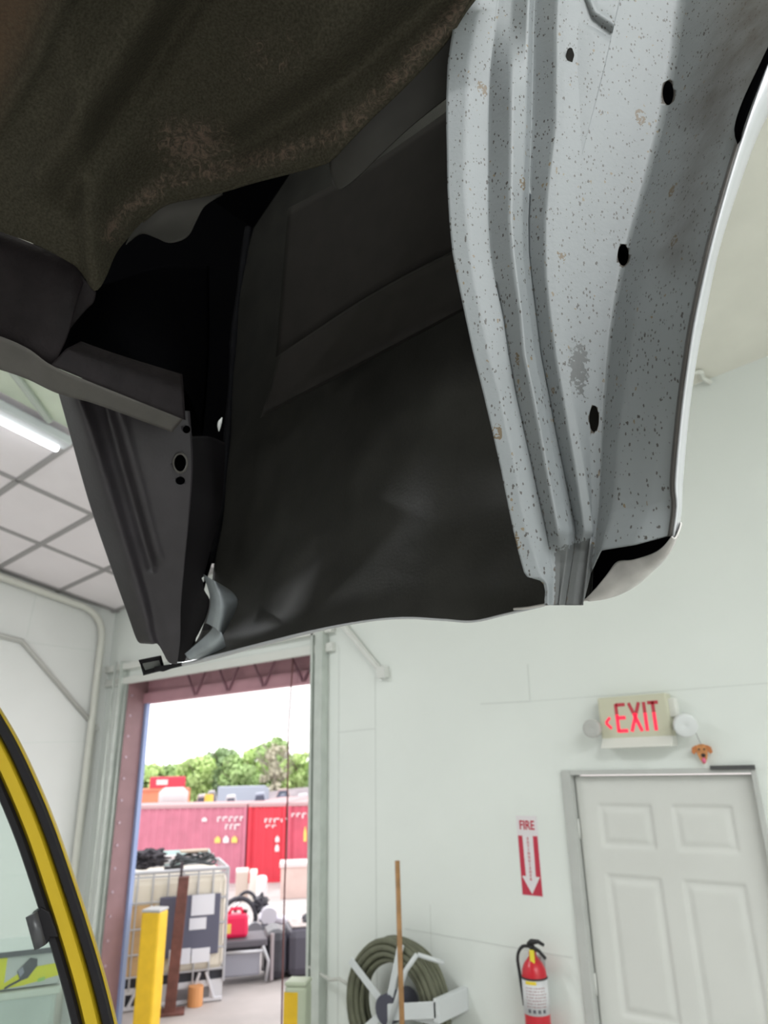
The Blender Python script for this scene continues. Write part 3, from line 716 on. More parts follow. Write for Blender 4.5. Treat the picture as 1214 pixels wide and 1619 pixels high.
vehicle(458, 500, 1255, 40, (.50, .50, .55), 'white pickup shaped car parked nearest the right jamb')
vehicle(436, 458, 1256, 48, (.10, .12, .20), 'dark blue car parked between the silver grey car and the white pickup')
vehicle(318, 350, 1250, 55, (.42, .40, .42), 'grey car parked just left of the pale trailer, farther back')
vehicle(425, 470, 1247, 60, (.45, .33, .33), 'reddish grey van parked in front of the gravel mound')
t, L_, h = simple_box(324, 336, 1256, 1268, 39, 1, None, 'oil_drum', 'small yellow drum between the far parked cars', 'drum')
w = MB(); w.tube([(0, 0, 0), (0, 0, h)], .22, 14); w.build('shell', mat('drum_yellow', (.85, .55, .08), .5), t)
# gravel mound
pm = far(480, 1262, 70)
w = MB(); w.ico((pm.x, pm.y, -2.4), 7.5, 4, .25, 1.2, (1.3, 1, .38)); tag(at_obj(w.build('gravel_mound', mat('mound_grey', (.30, .26, .28), .95, var=.2, scale=1), smooth=True), (pm.x, pm.y, -1.5)), 'grey gravel mound behind the parked cars by the right jamb', 'mound')

# trees: trunk, branches and a crown of real leaves
M_trunk = mat('bark_grey', (.20, .16, .13), .9)
LEAFS = [mat('leaf_fresh_hazy', (.50, .66, .26), .6, var=.35, scale=.6), mat('leaf_mid', (.38, .54, .22), .6, var=.35, scale=.6), mat('leaf_dark', (.28, .40, .20), .6, var=.35, scale=.6)]  # leaf colours lightened to carry haze and lens flare
def tree(px, pytop, R_, wpx, mleaf, label, bare=False, nl=2600, seed=0):
    rr = random.Random(seed); top = far(px, pytop, R_); base = Vector((top.x, top.y, yz(top.x, top.y)-.02)); H_ = top.z-base.z
    wm = wpx/1180*R_/2*1.0
    t = thing('tree', label, 'tree', base, 0, None)
    w = MB(); w.tube([(0, 0, 0), (.1, 0, H_*.4), (0, .1, H_*.8)], [.25, .18, .05], 8)
    for k in range(9):
        a = rr.uniform(0, 6.28); z = H_*rr.uniform(.3, .75); e = Vector((cos(a)*wm*.8, sin(a)*wm*.8, z+H_*.2)); w.tube([(0, 0, z), e*.5+Vector((0, 0, z*.5)), e], [.09, .06, .02], 5)
        if bare:
            for q in range(5): b = a+rr.uniform(-.8, .8); w.tube([e*.6+Vector((0, 0, z*.4)), e+Vector((cos(b)*.9, sin(b)*.9, rr.uniform(.2, 1.2)))], [.04, .012], 4)
    w.build('trunk', M_trunk if not bare else mat('bark_pale', (.36, .33, .27), .9), t)
    blobs = []
    for k in range(16):
        a = rr.uniform(0, 6.28); q = rr.uniform(0, 1)**.5*.75; z = rr.uniform(.22, .86)
        k2 = sqrt(max(.15, 1-((z-.45)/.55)**2)); blobs.append((Vector((cos(a)*q*wm*k2, sin(a)*q*wm*k2, z*H_)), rr.uniform(.28, .45)*min(wm, H_*.5)))
    blobs.append((Vector((0, 0, H_*.88)), H_*.11))
    bm = bmesh.new(); n = nl if not bare else nl//3
    for k in range(n):
        c, rb = rr.choice(blobs); d = Vector((rr.gauss(0, 1), rr.gauss(0, 1), rr.gauss(0, 1))).normalized(); p = c+d*rb*rr.uniform(.55, 1.0)
        p.z = max(.3, min(p.z, H_)); s_ = rr.uniform(.16, .34)*(R_/80)
        u = Vector((rr.gauss(0, 1), rr.gauss(0, 1), rr.gauss(0, 1))).normalized(); v = u.cross(d+Vector((.01, .02, .03))).normalized()
        bm.faces.new([bm.verts.new(p+u*s_), bm.verts.new(p+v*s_*.6), bm.verts.new(p-u*s_), bm.verts.new(p-v*s_*.6)])
    me = bpy.data.meshes.new('crown'); bm.to_mesh(me); bm.free(); me.materials.append(mleaf); link(bpy.data.objects.new('crown', me), t)
    return t
tree(205, 1190, 84, 70, LEAFS[2], 'dark tree just visible beside the left jamb', seed=1)
tree(240, 1207, 78, 70, LEAFS[0], 'fresh green low tree at the left end of the tree line', seed=2)
tree(278, 1208, 88, 60, LEAFS[1], 'mid green low tree second from the left of the tree line', seed=3)
tree(312, 1196, 82, 75, LEAFS[0], 'fresh green tree behind the small red container', seed=4)
tree(350, 1180, 90, 60, LEAFS[2], 'dark round-topped tree near the middle of the tree line', seed=5)
tree(375, 1192, 80, 70, LEAFS[1], 'mid green bushy tree in front of the dark round one', seed=6)
tree(403, 1180, 88, 60, LEAFS[0], 'fresh green tree left of the tallest tree', seed=7)
tree(438, 1163, 84, 75, LEAFS[1], 'tallest green tree of the tree line', seed=8, nl=3600)
tree(436, 1172, 76, 45, mat('leaf_grey', (.52, .50, .38), .8, var=.2, scale=1), 'half bare grey-brown tree standing before the tallest tree', bare=True, seed=9)
tree(470, 1190, 82, 70, LEAFS[0], 'fresh green tree right of the tallest tree', seed=10)
tree(510, 1186, 80, 70, LEAFS[1], 'mid green tree beside the right jamb', seed=11)
for i, (px, R_) in enumerate(((225, 92), (265, 95), (330, 95), (365, 97), (395, 96), (455, 95), (490, 94))):
    tree(px, 1212-(8 if i > 3 else 0), R_, 75, LEAFS[i % 3], ['dark shrubby tree far behind the orange container', 'far tree closing the gap behind the small red container', 'far tree behind the yellow drum', 'far tree behind the middle of the pale trailer', 'far tree behind the right end of the pale trailer', 'far tree behind the gravel mound', 'far tree at the right jamb behind all others'][i], seed=20+i, nl=2200)

# ---------------- things just outside the opening
def yard(px, py): return onZ(px, py, 0)
vd = Vector((-.80, .60, 0))          # away from the viewer
ang_v = atan2(.80, .60)              # local +x = viewer's right, +y = away
def vt(name, label, cat, px, py, rz=0.0, group=None):
    p = yard(px, py); return thing(name, label, cat, (p.x, p.y, 0), ang_v+rz, group)
# local axes check: rotation by ang_v turns +x into (cos,sin)=(.6,.8): viewer's right
t = vt('chemical_tote', 'caged translucent liquid tote with dark panel on a steel pallet behind the yellow bollard', 'liquid tote', 264, 1592, radians(6))
WT, DT, HT = .50, .40, 1.14
M_cage = mat('cage_grey', (.50, .50, .53), .4, .5); M_bottle = mat('bottle_plastic', (.72, .66, .56), .45, var=.05, scale=3)
M_amber = mat('amber_stain', (.55, .36, .18), .5, var=.25, scale=4)
w = MB(); w.box(-WT, 0, .24, WT, 2*DT, HT-.04); w.build('bottle', M_bottle, t, bevel=.07)
w = MB(); w.box(-WT+.04, -.004, .26, -WT+.32, .01, .86); w.build('amber_content', M_amber, t)
w = MB(); w.box(-.14, -.035, .40, .44, -.012, .92); w.build('dark_panel', mat('panel_slate', (.10, .10, .15), .5), t, bevel=.01)
w = MB()
for x0, z0, x1, z1 in ((.16, .74, .38, .92), (.15, .62, .31, .72), (-.02, .34, .18, .47), (.19, .34, .36, .46)): w = MB(); w.box(x0, -.042, z0, x1, -.036, z1); w.build('paper_label', mat('paper_white', (.72, .72, .78), .6), t)
w = MB()
for z in (.27, .45, .66, .88, 1.10): w.tube([(-WT, -.015, z), (WT, -.015, z), (WT+.015, 2*DT, z), (-WT-.015, 2*DT, z)], .009, 6, closed=True)
for k in range(8): x = -WT+2*WT*k/7; w.tube([(x, -.015, .16), (x, -.015, HT)], .009, 6)
for k in range(5): y = 2*DT*k/4; w.tube([(WT+.01, y, .16), (WT+.01, y, HT)], .009, 6); w.tube([(-WT-.01, y, .16), (-WT-.01, y, HT)], .009, 6)
w.tube([(-WT, -.015, HT), (WT, -.015, HT), (WT+.01, 2*DT, HT), (-WT-.01, 2*DT, HT)], .018, 8, closed=True)
w.build('cage', M_cage, t)
w = MB(); w.box(-WT, 0, .13, WT, 2*DT, .18)
for x in (-WT, -.06, WT-.12): w.box(x, 0, 0, x+.12, .1, .13); w.box(x, 2*DT-.1, 0, x+.12, 2*DT, .13)
w.tube([(-WT, .0, .02), (WT, .0, .02)], .02, 6); w.tube([(-.35, -.01, .03), (-.25, -.01, .25)], .015, 6); w.tube([(.2, -.01, .03), (.28, -.01, .25)], .015, 6); w.tube([(.42, -.01, .03), (.34, -.01, .25)], .015, 6)
w.build('pallet', mat('pallet_silver', (.66, .66, .70), .35, .3), t)
w = MB(); w.box(-WT+.05, .02, .18, .5, .04, .26); w.box(-.5, .03, .0, -.05, .05, .14); w.build('shadow_skirt', mat('skirt_black', (.03, .03, .04), .7), t)
w = MB(); w.lathe([(0, 0), (.1, 0), (.1, .05), (0, .05)], (0, DT, HT-.045), 16); w.build('lid', mat('lid_black', (.04, .04, .05), .5), t)
# clutter on top of the tote
tb = t.location
def on_tote(name, label, cat, lx, ly, lz=HT+.018):
    M = Matrix.Rotation(t.rotation_euler.z, 4, 'Z'); p = M @ Vector((lx, ly, 0)); return thing(name, label, cat, (tb.x+p.x, tb.y+p.y, lz), t.rotation_euler.z)
c = on_tote('crumpled_tarp', 'dark crumpled tarp lying on top of the caged tote', 'tarp', -.30, .35)
w = MB(); w.ico((0, 0, .075), .17, 4, .8, 3.5, (1.1, .9, .45)); w.build('cloth', mat('tarp_black', (.045, .04, .05), .8), c)
c = on_tote('cable_coil', 'black cable coil lying on the caged tote right of the tarp', 'cable', .19, .35)
w = MB()
for k in range(5): w.tube([(cos(2*pi*q/24)*(.23-.015*k), sin(2*pi*q/24)*(.18-.01*k), .014+.018*k+.02*sin(q*.8+k)) for q in range(24)], .012, 6, closed=True)
w.build('loops', mat('cable_black', (.04, .045, .05), .6), c, smooth=True)
c = on_tote('cardboard_scrap', 'tan folded cardboard lying on top of the cable coil', 'cardboard', .19, .35, HT+.13)
w = MB(); w.box(-.14, -.08, 0, .14, .09, .02); w.build('sheet', mat('cardboard_tan', (.50, .40, .32), .8), c, bevel=.004)
# rusty post in front
t = vt('steel_post', 'rusty brown steel post on a base plate standing before the caged tote', 'post', 268, 1602)
M_rust = mat('rust_brown', (.15, .06, .05), .8, var=.3, scale=12)
w = MB(); P = [(0, 0, 0), (.02, 0, 1.17)]
w.prism([Vector((-.05, -.05, .01)), Vector((.05, -.05, .01)), Vector((.05, .05, .01)), Vector((-.05, .05, .01))], (.045, 0, 1.10)); w.build('shaft', M_rust, t, bevel=.006)
w = MB(); w.box(-.13, -.1, 0, .13, .1, .018); w.build('base_plate', M_rust, t)
w = MB(); w.box(.005, -.01, 1.09, .03, .01, 1.24); w.build('pin', mat('pin_dark', (.08, .06, .07), .7), t)
# drum by the tote
t = vt('orange_drum', 'orange-brown drum low beside the tote pallet', 'drum', 290, 1575); t.location = yard(308, 1590)
w = MB(); w.tube([(0, 0, 0), (0, 0, .16)], .07, 16); w.build('shell', mat('drum_orange', (.65, .30, .12), .6), t)
# dark bench with red fuel can
t = vt('metal_cart', 'low dark-topped grey metal cart carrying the red fuel can', 'cart', 382, 1558)
w = MB(); w.box(-.25, 0, .33, .25, .45, .40); w.build('top', mat('cart_top', (.11, .10, .12), .6), t, bevel=.015)
w = MB(); w.box(-.20, .02, .07, .18, .40, .30); w.build('box_body', mat('cart_grey', (.36, .36, .42), .45, .2), t, bevel=.02)
w = MB()
for sx in (-1, 1):
    w = MB(); w.tube([(sx*.24, -.02, 0.02), (sx*.26, -.02, .2), (sx*.2, -.02, .34)], .018, 8); w.build('leg', M_cage, t, smooth=True)
    w = MB(); w.tube([(sx*.24, .42, 0.02), (sx*.24, .42, .34)], .018, 8); w.build('leg', M_cage, t, smooth=True)
w = MB(); w.tube([(-.2, -.03, .30), (.2, -.03, .30)], .018, 8); w.build('cross_bar', M_cage, t, smooth=True)
cart = t
p = t.location
t = thing('fuel_can', 'bright red plastic fuel can standing on the dark cart', 'fuel can', (p.x+.02*.6, p.y+.02, .40), ang_v)
t.location = Vector((p.x, p.y, .40))+Vector((-.80, .60, 0))*.2+Vector((.6, .8, 0))*-.08
w = MB(); w.box(-.13, -.09, 0, .13, .09, .22); w.build('body', mat('can_red', (.80, .015, .09), .4), t, bevel=.035)
w = MB(); w.tube([(-.08, 0, .20), (-.05, 0, .265), (.05, 0, .265), (.09, 0, .2)], .018, 8); w.build('handle', MATS['can_red'], t, smooth=True)
w = MB(); w.tube([(.09, 0, .2), (.10, 0, .25)], .025, 10); w.build('cap', mat('cap_dark', (.1, .02, .03), .5), t)
w = MB(); w.box(-.132, -.07, .05, -.128, .03, .15); w.box(-.10, -.093, .05, -.05, -.089, .14); w.build('sticker', M_ymark, t)
# black tanks / engine blocks
rnd = random.Random(12)
def junk(name, label, cat, px, py, r_, sc, m, n=5, z=0.0, amp=.5, extra=None, R_=None):
    p = yard(px, py); t = thing(name, label, cat, (p.x, p.y, z), ang_v)
    w = MB()
    for k in range(n): w.ico((rnd.uniform(-.5, .5)*r_*sc[0], rnd.uniform(0, .6)*r_, r_*sc[2]*rnd.uniform(.55, .9)), r_*rnd.uniform(.45, .75), 3, amp, 2.6, sc)
    for v in w.bm.verts: v.co.z = max(v.co.z, 0)
    w.build('casting', m, t, smooth=True)
    if extra: extra(t)
    return t
M_blk = mat('greasy_black', (.035, .033, .045), .35, var=.3, scale=15)
def pulleys(t):
    for x, z, r_ in ((-.1, .25, .09), (.12, .2, .07)):
        w = MB(); w.tube([(x, -.3, z), (x, -.24, z)], r_, 16); w.build('pulley', mat('pulley_grey', (.25, .25, .28), .4, .5), t)
# rounded black fuel tanks
t = vt('plastic_tank', 'black rounded plastic tank lying right of the metal cart', 'tank', 436, 1552)
w = MB(); w.box(-.12, 0, 0, .12, .5, .46); w.build('shell', M_blk, t, bevel=.09)
w = MB(); w.tube([(-.05, -.01, .02), (-.05, -.01, .44)], .02, 8); w.build('strap', mat('strap_grey', (.35, .3, .32), .5), t)
t = vt('plastic_tank', 'larger black plastic tank with dusty top beside the right bollard', 'tank', 486, 1546)
w = MB(); w.box(-.22, 0, 0, .24, .6, .46); w.build('shell', mat('tank_charcoal', (.075, .07, .095), .45), t, bevel=.09)
w = MB(); w.box(-.17, .06, .455, .2, .5, .475); w.build('dusty_top', mat('dust_pale', (.50, .44, .43), .9, var=.3, scale=12), t, bevel=.01)
w = MB(); w.ico((.02, .25, .49), .06, 2, .5, 4); w.build('filler_cap', M_blk, t)
junk('engine_block', 'greasy black engine block heaped behind the small black tank', 'engine', 412, 1500, .22, (1, .9, .8), M_blk, 5, extra=pulleys)
t = vt('truck_frame_part', 'silver bare axle and frame part lying behind the black tanks', 'axle', 465, 1492)
w = MB(); w.tube([(-.45, 0, .32), (-.1, .02, .26), (.45, .05, .20)], .055, 10); w.build('beam', mat('silver_metal', (.62, .60, .68), .3, .4), t, smooth=True)
w = MB(); w.box(-.40, .1, 0, -.32, .3, .3); w.box(.3, .1, 0, .38, .3, .22); w.box(-.1, .1, .0, .0, .2, .24); w.build('bracket', M_blk, t, bevel=.01)
w = MB(); w.tube([(-.33, -.06, .33), (-.33, .1, .33)], .1, 18); w.build('hub', mat('hub_silver', (.7, .68, .75), .3, .4), t)
w = MB(); w.box(-.3, .05, .0, .45, .35, .14); w.build('spring_pack', M_blk, t, bevel=.02)
t = vt('motorcycle_part', 'tangle of dark wheel guards and chrome pipes behind the red fuel can', 'vehicle part', 375, 1490)
w = MB(); w.tube([(cos(a*pi/12)*.22, 0, .26+sin(a*pi/12)*.24) for a in range(-3, 13)], .03, 8); w.tube([(cos(a*pi/12)*.14+.1, .06, .36+sin(a*pi/12)*.20) for a in range(-2, 14)], .022, 8); w.build('guard', M_blk, t, smooth=True)
w = MB(); w.tube([(-.22, 0, .02), (-.14, 0, .35), (.05, .02, .5)], .024, 8); w.tube([(.2, 0, .02), (.12, .02, .3)], .02, 8); w.build('chrome_pipe', mat('chrome', (.8, .78, .8), .15, .9), t, smooth=True)
w = MB(); w.ico((.28, .05, .42), .1, 3, .6, 4); w.build('lamp_housing', M_blk, t)
# teal dumpster, white cartons, concrete block further off
def stand(name, label, cat, px0, px1, py0, py1, R_, dpt, m, bev=.02, part='body', drop=0):
    a = far(px0, py1, R_); b = far(px1, py1, R_); c = (a+b)/2; top = far((px0+px1)/2, py0, R_).z; g_ = yz(c.x, c.y)
    dx = Vector((b.x-a.x, b.y-a.y, 0)); t = thing(name, label, cat, (c.x, c.y, g_), atan2(dx.y, dx.x)); L_ = dx.length
    w = MB(); w.box(-L_/2, 0, 0, L_/2, dpt, top-g_); w.build(part, m, t, bevel=bev); return t, L_, top-g_
M_teal = mat('teal_paint', (.24, .36, .34), .6, var=.15, scale=4)
t, L_, h = stand('scrap_bin', 'teal steel scrap bin with pale rim standing behind the caged tote', 'bin', 237, 332, 1353, 1395, 15.5, 1.2, M_teal)
w = MB(); w.box(-L_/2-.04, -.04, h-.05, L_/2+.04, .06, h+.01); w.build('rim', mat('rim_pale', (.62, .55, .55), .6), t)
t, L_, h = stand('tarped_pile', 'black tarped pile left of the teal bin', 'pile', 205, 232, 1352, 1395, 15.2, 1.0, mat('pile_black', (.03, .03, .04), .7), .08)
t, L_, h = stand('carton', 'tan carton on the yard in front of the bright red container', 'carton', 372, 392, 1378, 1403, 20, .7, mat('carton_tan', (.60, .50, .44), .8))
w = MB(); w.box(-L_/2, -.01, h-.04, L_/2, .7, h+.01); w.build('lid', mat('carton_light', (.7, .64, .6), .8), t)
t, L_, h = stand('carton', 'pale cream carton right beside the tan carton', 'carton', 394, 406, 1379, 1404, 19.8, .7, mat('carton_cream', (.74, .70, .64), .8))
t, L_, h = stand('plastic_drum', 'small white plastic drum right of the cartons', 'drum', 405, 422, 1386, 1407, 19.5, .35, mat('drum_white', (.85, .83, .86), .5), .08)
t, L_, h = stand('concrete_block', 'pinkish concrete block below the rightmost container', 'block', 443, 500, 1366, 1403, 18.6, .8, mat('block_pink', (.66, .50, .46), .85, var=.08, scale=3))
w = MB(); w.box(-L_/2-.03, -.03, h-.06, L_/2+.03, .8, h+.02); w.build('cap', mat('block_cap', (.74, .60, .60), .8), t)

# ================================================================ YELLOW MACHINE DOOR at lower left
nrm = Vector((-sin(radians(58)), cos(radians(58)), 0)); RD = 1.75
def onD(x, y, off=0.0): r = ray(x, y); return O + r*((RD+off)/r.dot(nrm))
ctr = [(-70, 1080), (-36, 1130), (-4, 1184), (25, 1245), (55, 1318), (83, 1400), (110, 1484), (132, 1560), (148, 1625), (170, 1720)]
cp = arc_resample([(a, b) for a, b in ctr], 40)
W3 = [onD(x, y) for x, y in cp]
tgt = (W3[-1]-W3[-2]).normalized(); last = W3[-1]
horiz = nrm.cross(Vector((0, 0, 1))).normalized()
n_ext = 8; zz = last.z
ext = []
for k in range(1, n_ext+1): z = zz*(1-k/n_ext); dz = zz-z; ext.append(last+Vector((0, 0, -dz))+horiz*(.0)-horiz*0+ (tgt-Vector((0, 0, tgt.z)))*min(dz, .35)*.9)
path = W3+ext; path[-1].z = .0
md = thing('machine_door', 'curved yellow machine door frame with black rubber seals and pale glass at lower left', 'machine door', path[-1])
bas = path[-1].copy()
def strip(name, o0, o1, y0, y1, m):
    """bar following the frame: in-plane offset o0..o1 (to the outer side), thickness y0..y1 along the plane normal"""
    bm = bmesh.new(); rings = []
    for i, p in enumerate(path):
        tg = (path[min(i+1, len(path)-1)]-path[max(i-1, 0)]).normalized(); sd = tg.cross(nrm).normalized()
        if sd.dot(rt) < 0: sd = -sd
        q = p-bas; b_ = (y1-y0)*.3; rings.append([bm.verts.new(q+sd*a+nrm*b) for a, b in ((o0, y0+b_), (o0+.2*(o1-o0), y0), (o1-.2*(o1-o0), y0), (o1, y0+b_), (o1, y1), (o0, y1))])
    for A, B in zip(rings, rings[1:]):
        for k in range(6): bm.faces.new((A[k], A[(k+1) % 6], B[(k+1) % 6], B[k]))
    bm.faces.new(rings[0]); bm.faces.new(rings[-1][::-1])
    me = bpy.data.meshes.new(name); bmesh.ops.recalc_face_normals(bm, faces=bm.faces); bm.to_mesh(me); bm.free(); me.materials.append(m)
    return link(bpy.data.objects.new(name, me), md)
M_my = mat('machine_yellow', (.47, .325, .012), .5, spec=.3); M_rub = mat('seal_black', (.010, .009, .011), .6, spec=.2)
px = 1.0/1110*1.42
strip('yellow_frame', -13*px, 13*px, -.02, .03, M_my)
strip('outer_seal', 13*px, 29*px, -.028, .02, M_rub)
strip('inner_seal', -27*px, -13*px, -.024, .02, M_rub)
strip('outer_edge', 29*px, 32*px, -.012, .02, M_my)
# glass pane
gm = bpy.data.materials.new('pale_green_glass'); gm.use_nodes = True; nt = gm.node_tree; nt.nodes.clear()
go = N(nt, 'ShaderNodeOutputMaterial'); tr = N(nt, 'ShaderNodeBsdfTransparent'); tr.inputs[0].default_value = (.88, .945, .92, 1); gl = N(nt, 'ShaderNodeBsdfGlossy'); gl.inputs['Roughness'].default_value = .03
mx = N(nt, 'ShaderNodeMixShader'); mx.inputs[0].default_value = .05; nt.links.new(tr.outputs[0], mx.inputs[1]); nt.links.new(gl.outputs[0], mx.inputs[2]); nt.links.new(mx.outputs[0], go.inputs[0])
inner = [p for p in path]
leftx = onD(-420, 1300)
bm = bmesh.new(); L1 = []; L2_ = []
A_, B_ = [], []
for p in path:
    q = p-bas; lq = q + horiz*0
    k_ = (leftx-p).dot(horiz); A_.append(bm.verts.new(q)); B_.append(bm.verts.new(q+horiz*k_))
for i in range(len(A_)-1): bm.faces.new((A_[i], A_[i+1], B_[i+1], B_[i]))
me = bpy.data.meshes.new('glass_pane'); bm.to_mesh(me); bm.free(); me.materials.append(gm); gp = link(bpy.data.objects.new('glass_pane', me), md)
gs = gp.modifiers.new('t', 'SOLIDIFY'); gs.thickness = .005
# latch
w = MB(); P = [onD(47, 1448, -.03), (onD(62, 1438, -.03)), onD(64, 1434, -.03), onD(78, 1442, -.03), onD(92, 1482, -.03), onD(78, 1482, -.03), onD(76, 1491, -.03), onD(60, 1500, -.03)]
w.prism([p-bas for p in P], nrm*.05); w.build('latch', M_rub, md, bevel=.004)
w = MB(); w.tube([onD(50, 1446, -.035)-bas, onD(64, 1497, -.035)-bas], .012, 8); w.build('latch_grip', mat('grip_black', (.05, .05, .055), .35), md, smooth=True)

# shelf with tub and carton behind the glass
ps = onZ(40, 1700, .8)
SR = 3.3
def fs_(x, y, R_=SR): return far(x, y, R_)
zc0, zt0 = fs_(40, 1568).z, fs_(40, 1512).z
a, b = fs_(-30, 1600), fs_(88, 1600); c = (a+b)/2; dx = (b-a); dx.z = 0; L_ = dx.length; an = atan2(dx.y, dx.x)
# white shelving
zs = fs_(40, 1619).z-.22
t = thing('storage_shelf', 'white storage shelf with tan edged post standing behind the machine door', 'shelf', (c.x, c.y, 0), an)
w = MB(); w.box(-L_/2-.3, 0, zs-.03, L_/2+.12, .4, zs); w.box(-L_/2-.3, 0, .2, L_/2+.12, .4, .23); w.build('shelf_board', mat('shelf_white', (.72, .73, .72), .5), t)
for x in (-L_/2-.3, L_/2+.085):
    w = MB(); w.box(x, .0, 0, x+.035, .05, zt0-.05 if x > 0 else zs+.3); w.box(x, .35, 0, x+.035, .4, zt0-.05 if x > 0 else zs+.3); w.build('post', mat('shelf_post_white', (.80, .80, .84), .5), t)
w = MB(); w.box(L_/2+.068, -.002, 0, L_/2+.085, .02, zt0-.05); w.build('edge_strip', mat('edge_tan', (.60, .48, .25), .6), t)
t = thing('plastic_tub', 'translucent grey storage tub under the yellow tool carton', 'tub', (c.x, c.y, zs), an)
w = MB(); w.box(-L_/2, .05, 0, L_/2, .35, zc0-zs-.005); w.build('body', mat('tub_grey', (.50, .55, .53), .35, var=.1, scale=6), t, bevel=.02)
w = MB(); w.box(-L_/2-.01, .04, zc0-zs-.03, L_/2+.01, .36, zc0-zs-.004); w.build('lid', mat('tub_lid', (.60, .63, .58), .4), t, bevel=.006)
t = thing('tool_carton', 'yellow and grey carton with a picture of a black charger behind the glass', 'carton', (c.x, c.y, zc0), an)
h = zt0-zc0
w = MB(); w.box(-L_/2, .06, 0, L_/2, .33, h); w.build('box', mat('carton_grey', (.55, .56, .56), .6), t, bevel=.004)
w = MB(); w.prism([Vector((-L_/2, .058, 0)), Vector((L_/2-.12, .058, h*.08)), Vector((L_/2-.004, .058, h*.25)), Vector((L_/2-.004, .058, h*.62)), Vector((L_/2-.12, .058, h*.55)), Vector((-L_/2+.06, .058, h*.2)), Vector((-L_/2+.06, .058, h*.98)), Vector((-L_/2, .058, h*.98))], (0, .002, 0)); w.build('yellow_print', mat('print_yellow', (.72, .70, .03), .5), t)
w = MB(); w.prism([Vector((x*L_, .055, z*h)) for x, z in ((-.10, .50), (.06, .85), (.16, .80), (.17, .60), (.06, .28), (-.04, .22))], (0, .002, 0)); w.build('charger_picture', mat('print_charcoal', (.07, .07, .09), .5), t)
w = MB(); w.prism([Vector((x*L_, .054, z*h)) for x, z in ((-.09, .52), (-.03, .62), (.0, .45), (-.05, .32))], (0, .001, 0)); w.build('charger_face', mat('print_grey', (.28, .28, .36), .5), t)
w = MB(); w.tube([Vector((-.04*L_, .055, .25*h)), Vector((-.18*L_, .055, .12*h)), Vector((-.24*L_, .055, .0*h+.006))], .004, 5); w.build('cord_picture', MATS['print_charcoal'], t)
w = MB(); w.prism([Vector((x*L_, .0555, z*h)) for x, z in ((.20, .12), (.30, .16), (.30, .27), (.20, .22))], (0, .001, 0)); w.build('green_badge', mat('print_green', (.35, .6, .15), .5), t)
w = MB(); w.box(-L_/2-.01, .05, h, L_/2+.01, .34, h+.008); w.build('top_flap', mat('flap_grey', (.50, .52, .50), .6), t)
w = MB(); w.box(-L_/2-.011, .046, h-.006, L_/2+.011, .05, h+.012); w.build('dark_edge', mat('lid_charcoal', (.10, .10, .12), .6), t)

# ================================================================ RAISED TRUCK BED (seen from below)
tb_loc = dep(900, 955, .80)
bed = thing('truck_bed', 'raised pale grey truck bed corner seen from below with speckled flange and dark cavity', 'truck bed', (0, 0, 0))
def K(y): return 1 + .30*(955-y)/955.0            # a vertical sheet recedes from the lens plane as it climbs
M_fl = spotted_paint('speckled_grey_primer', (.215, .232, .24))
M_pan = dirty_floorpan('dirty_floorpan')
M_skin = mat('dark_primer', (.034, .033, .030), .42, spec=.35, var=.18, scale=14, bump=.06, bscale=180)
M_skin2 = mat('dark_primer_brown', (.014, .012, .011), .7, spec=.2, var=.15, scale=20)
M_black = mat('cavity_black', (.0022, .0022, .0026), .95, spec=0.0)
M_brk = mat('bracket_grey_primer', (.036, .032, .036), .42, spec=.35, var=.12, scale=18, bump=.05, bscale=160)
M_beam = mat('beam_dark', (.013, .010, .011), .6, spec=.15, var=.25, scale=26, bump=.2, bscale=90)
M_lipg = mat('lip_grey', (.075, .068, .062), .5, var=.12, scale=20)
M_tab = mat('tab_grey', (.030, .028, .024), .6, spec=.3, var=.12, scale=20)
M_white = mat('outer_white_paint', (.48, .49, .51), .25, spec=.6)
M_scr = mat('scratched_white', (.52, .50, .48), .4, var=.2, scale=30)

# ---- flange: rails from left to right; levels of y
LV = [-160, -90, -30, 40, 100, 150, 200, 250, 300, 350, 400, 440, 500, 560, 620, 680, 740, 800, 840, 870, 890, 905, 912, 917, 924, 936, 957]
def rail(T, dd, ybot=957, hold=None):
    out = []
    for i, y in enumerate(LV):
        yy = -160+(y+160)*(ybot+160)/1117.0 if ybot != 957 else y
        x = itp(T, yy); out.append((x, yy, (dd(yy) if callable(dd) else dd)*K(yy)))
    return out
E0 = [(-30, 731), (0, 725), (50, 714), (100, 707), (150, 705), (200, 705), (300, 707), (353, 710), (412, 716), (470, 729), (500, 735), (588, 754), (627, 765), (700, 782), (754, 794), (800, 803), (839, 811), (881, 821), (905, 828), (912, 833), (915, 850), (919, 857), (926, 861), (940, 863), (957, 860)]
E1 = [(-30, 765), (0, 759), (100, 740), (200, 736), (300, 734), (353, 738), (412, 744), (470, 753), (500, 760), (588, 779), (627, 791), (700, 805), (754, 818), (800, 824), (839, 832), (881, 846), (905, 853), (912, 857), (926, 866), (957, 866)]
E2 = [(-30, 790), (80, 779), (110, 774), (200, 772), (353, 772), (412, 776), (470, 788), (500, 795), (588, 808), (627, 816), (700, 832), (754, 844), (800, 854), (839, 863), (881, 870), (912, 875), (957, 873)]
E3 = [(-30, 812), (80, 806), (110, 809), (353, 807), (412, 812), (470, 820), (500, 824), (588, 831), (627, 844), (700, 857), (754, 866), (839, 882), (881, 886), (957, 884)]
E4 = [(-30, 846), (0, 844), (100, 842), (200, 840), (353, 834), (412, 835), (470, 843), (500, 846), (588, 857), (627, 867), (700, 880), (754, 892), (839, 909), (881, 904), (957, 892)]
E5 = [(-30, 882), (0, 879), (100, 879), (200, 878), (300, 866), (353, 862), (412, 862), (470, 865), (500, 870), (588, 882), (627, 890), (700, 902), (754, 912), (839, 924), (881, 916), (957, 905)]
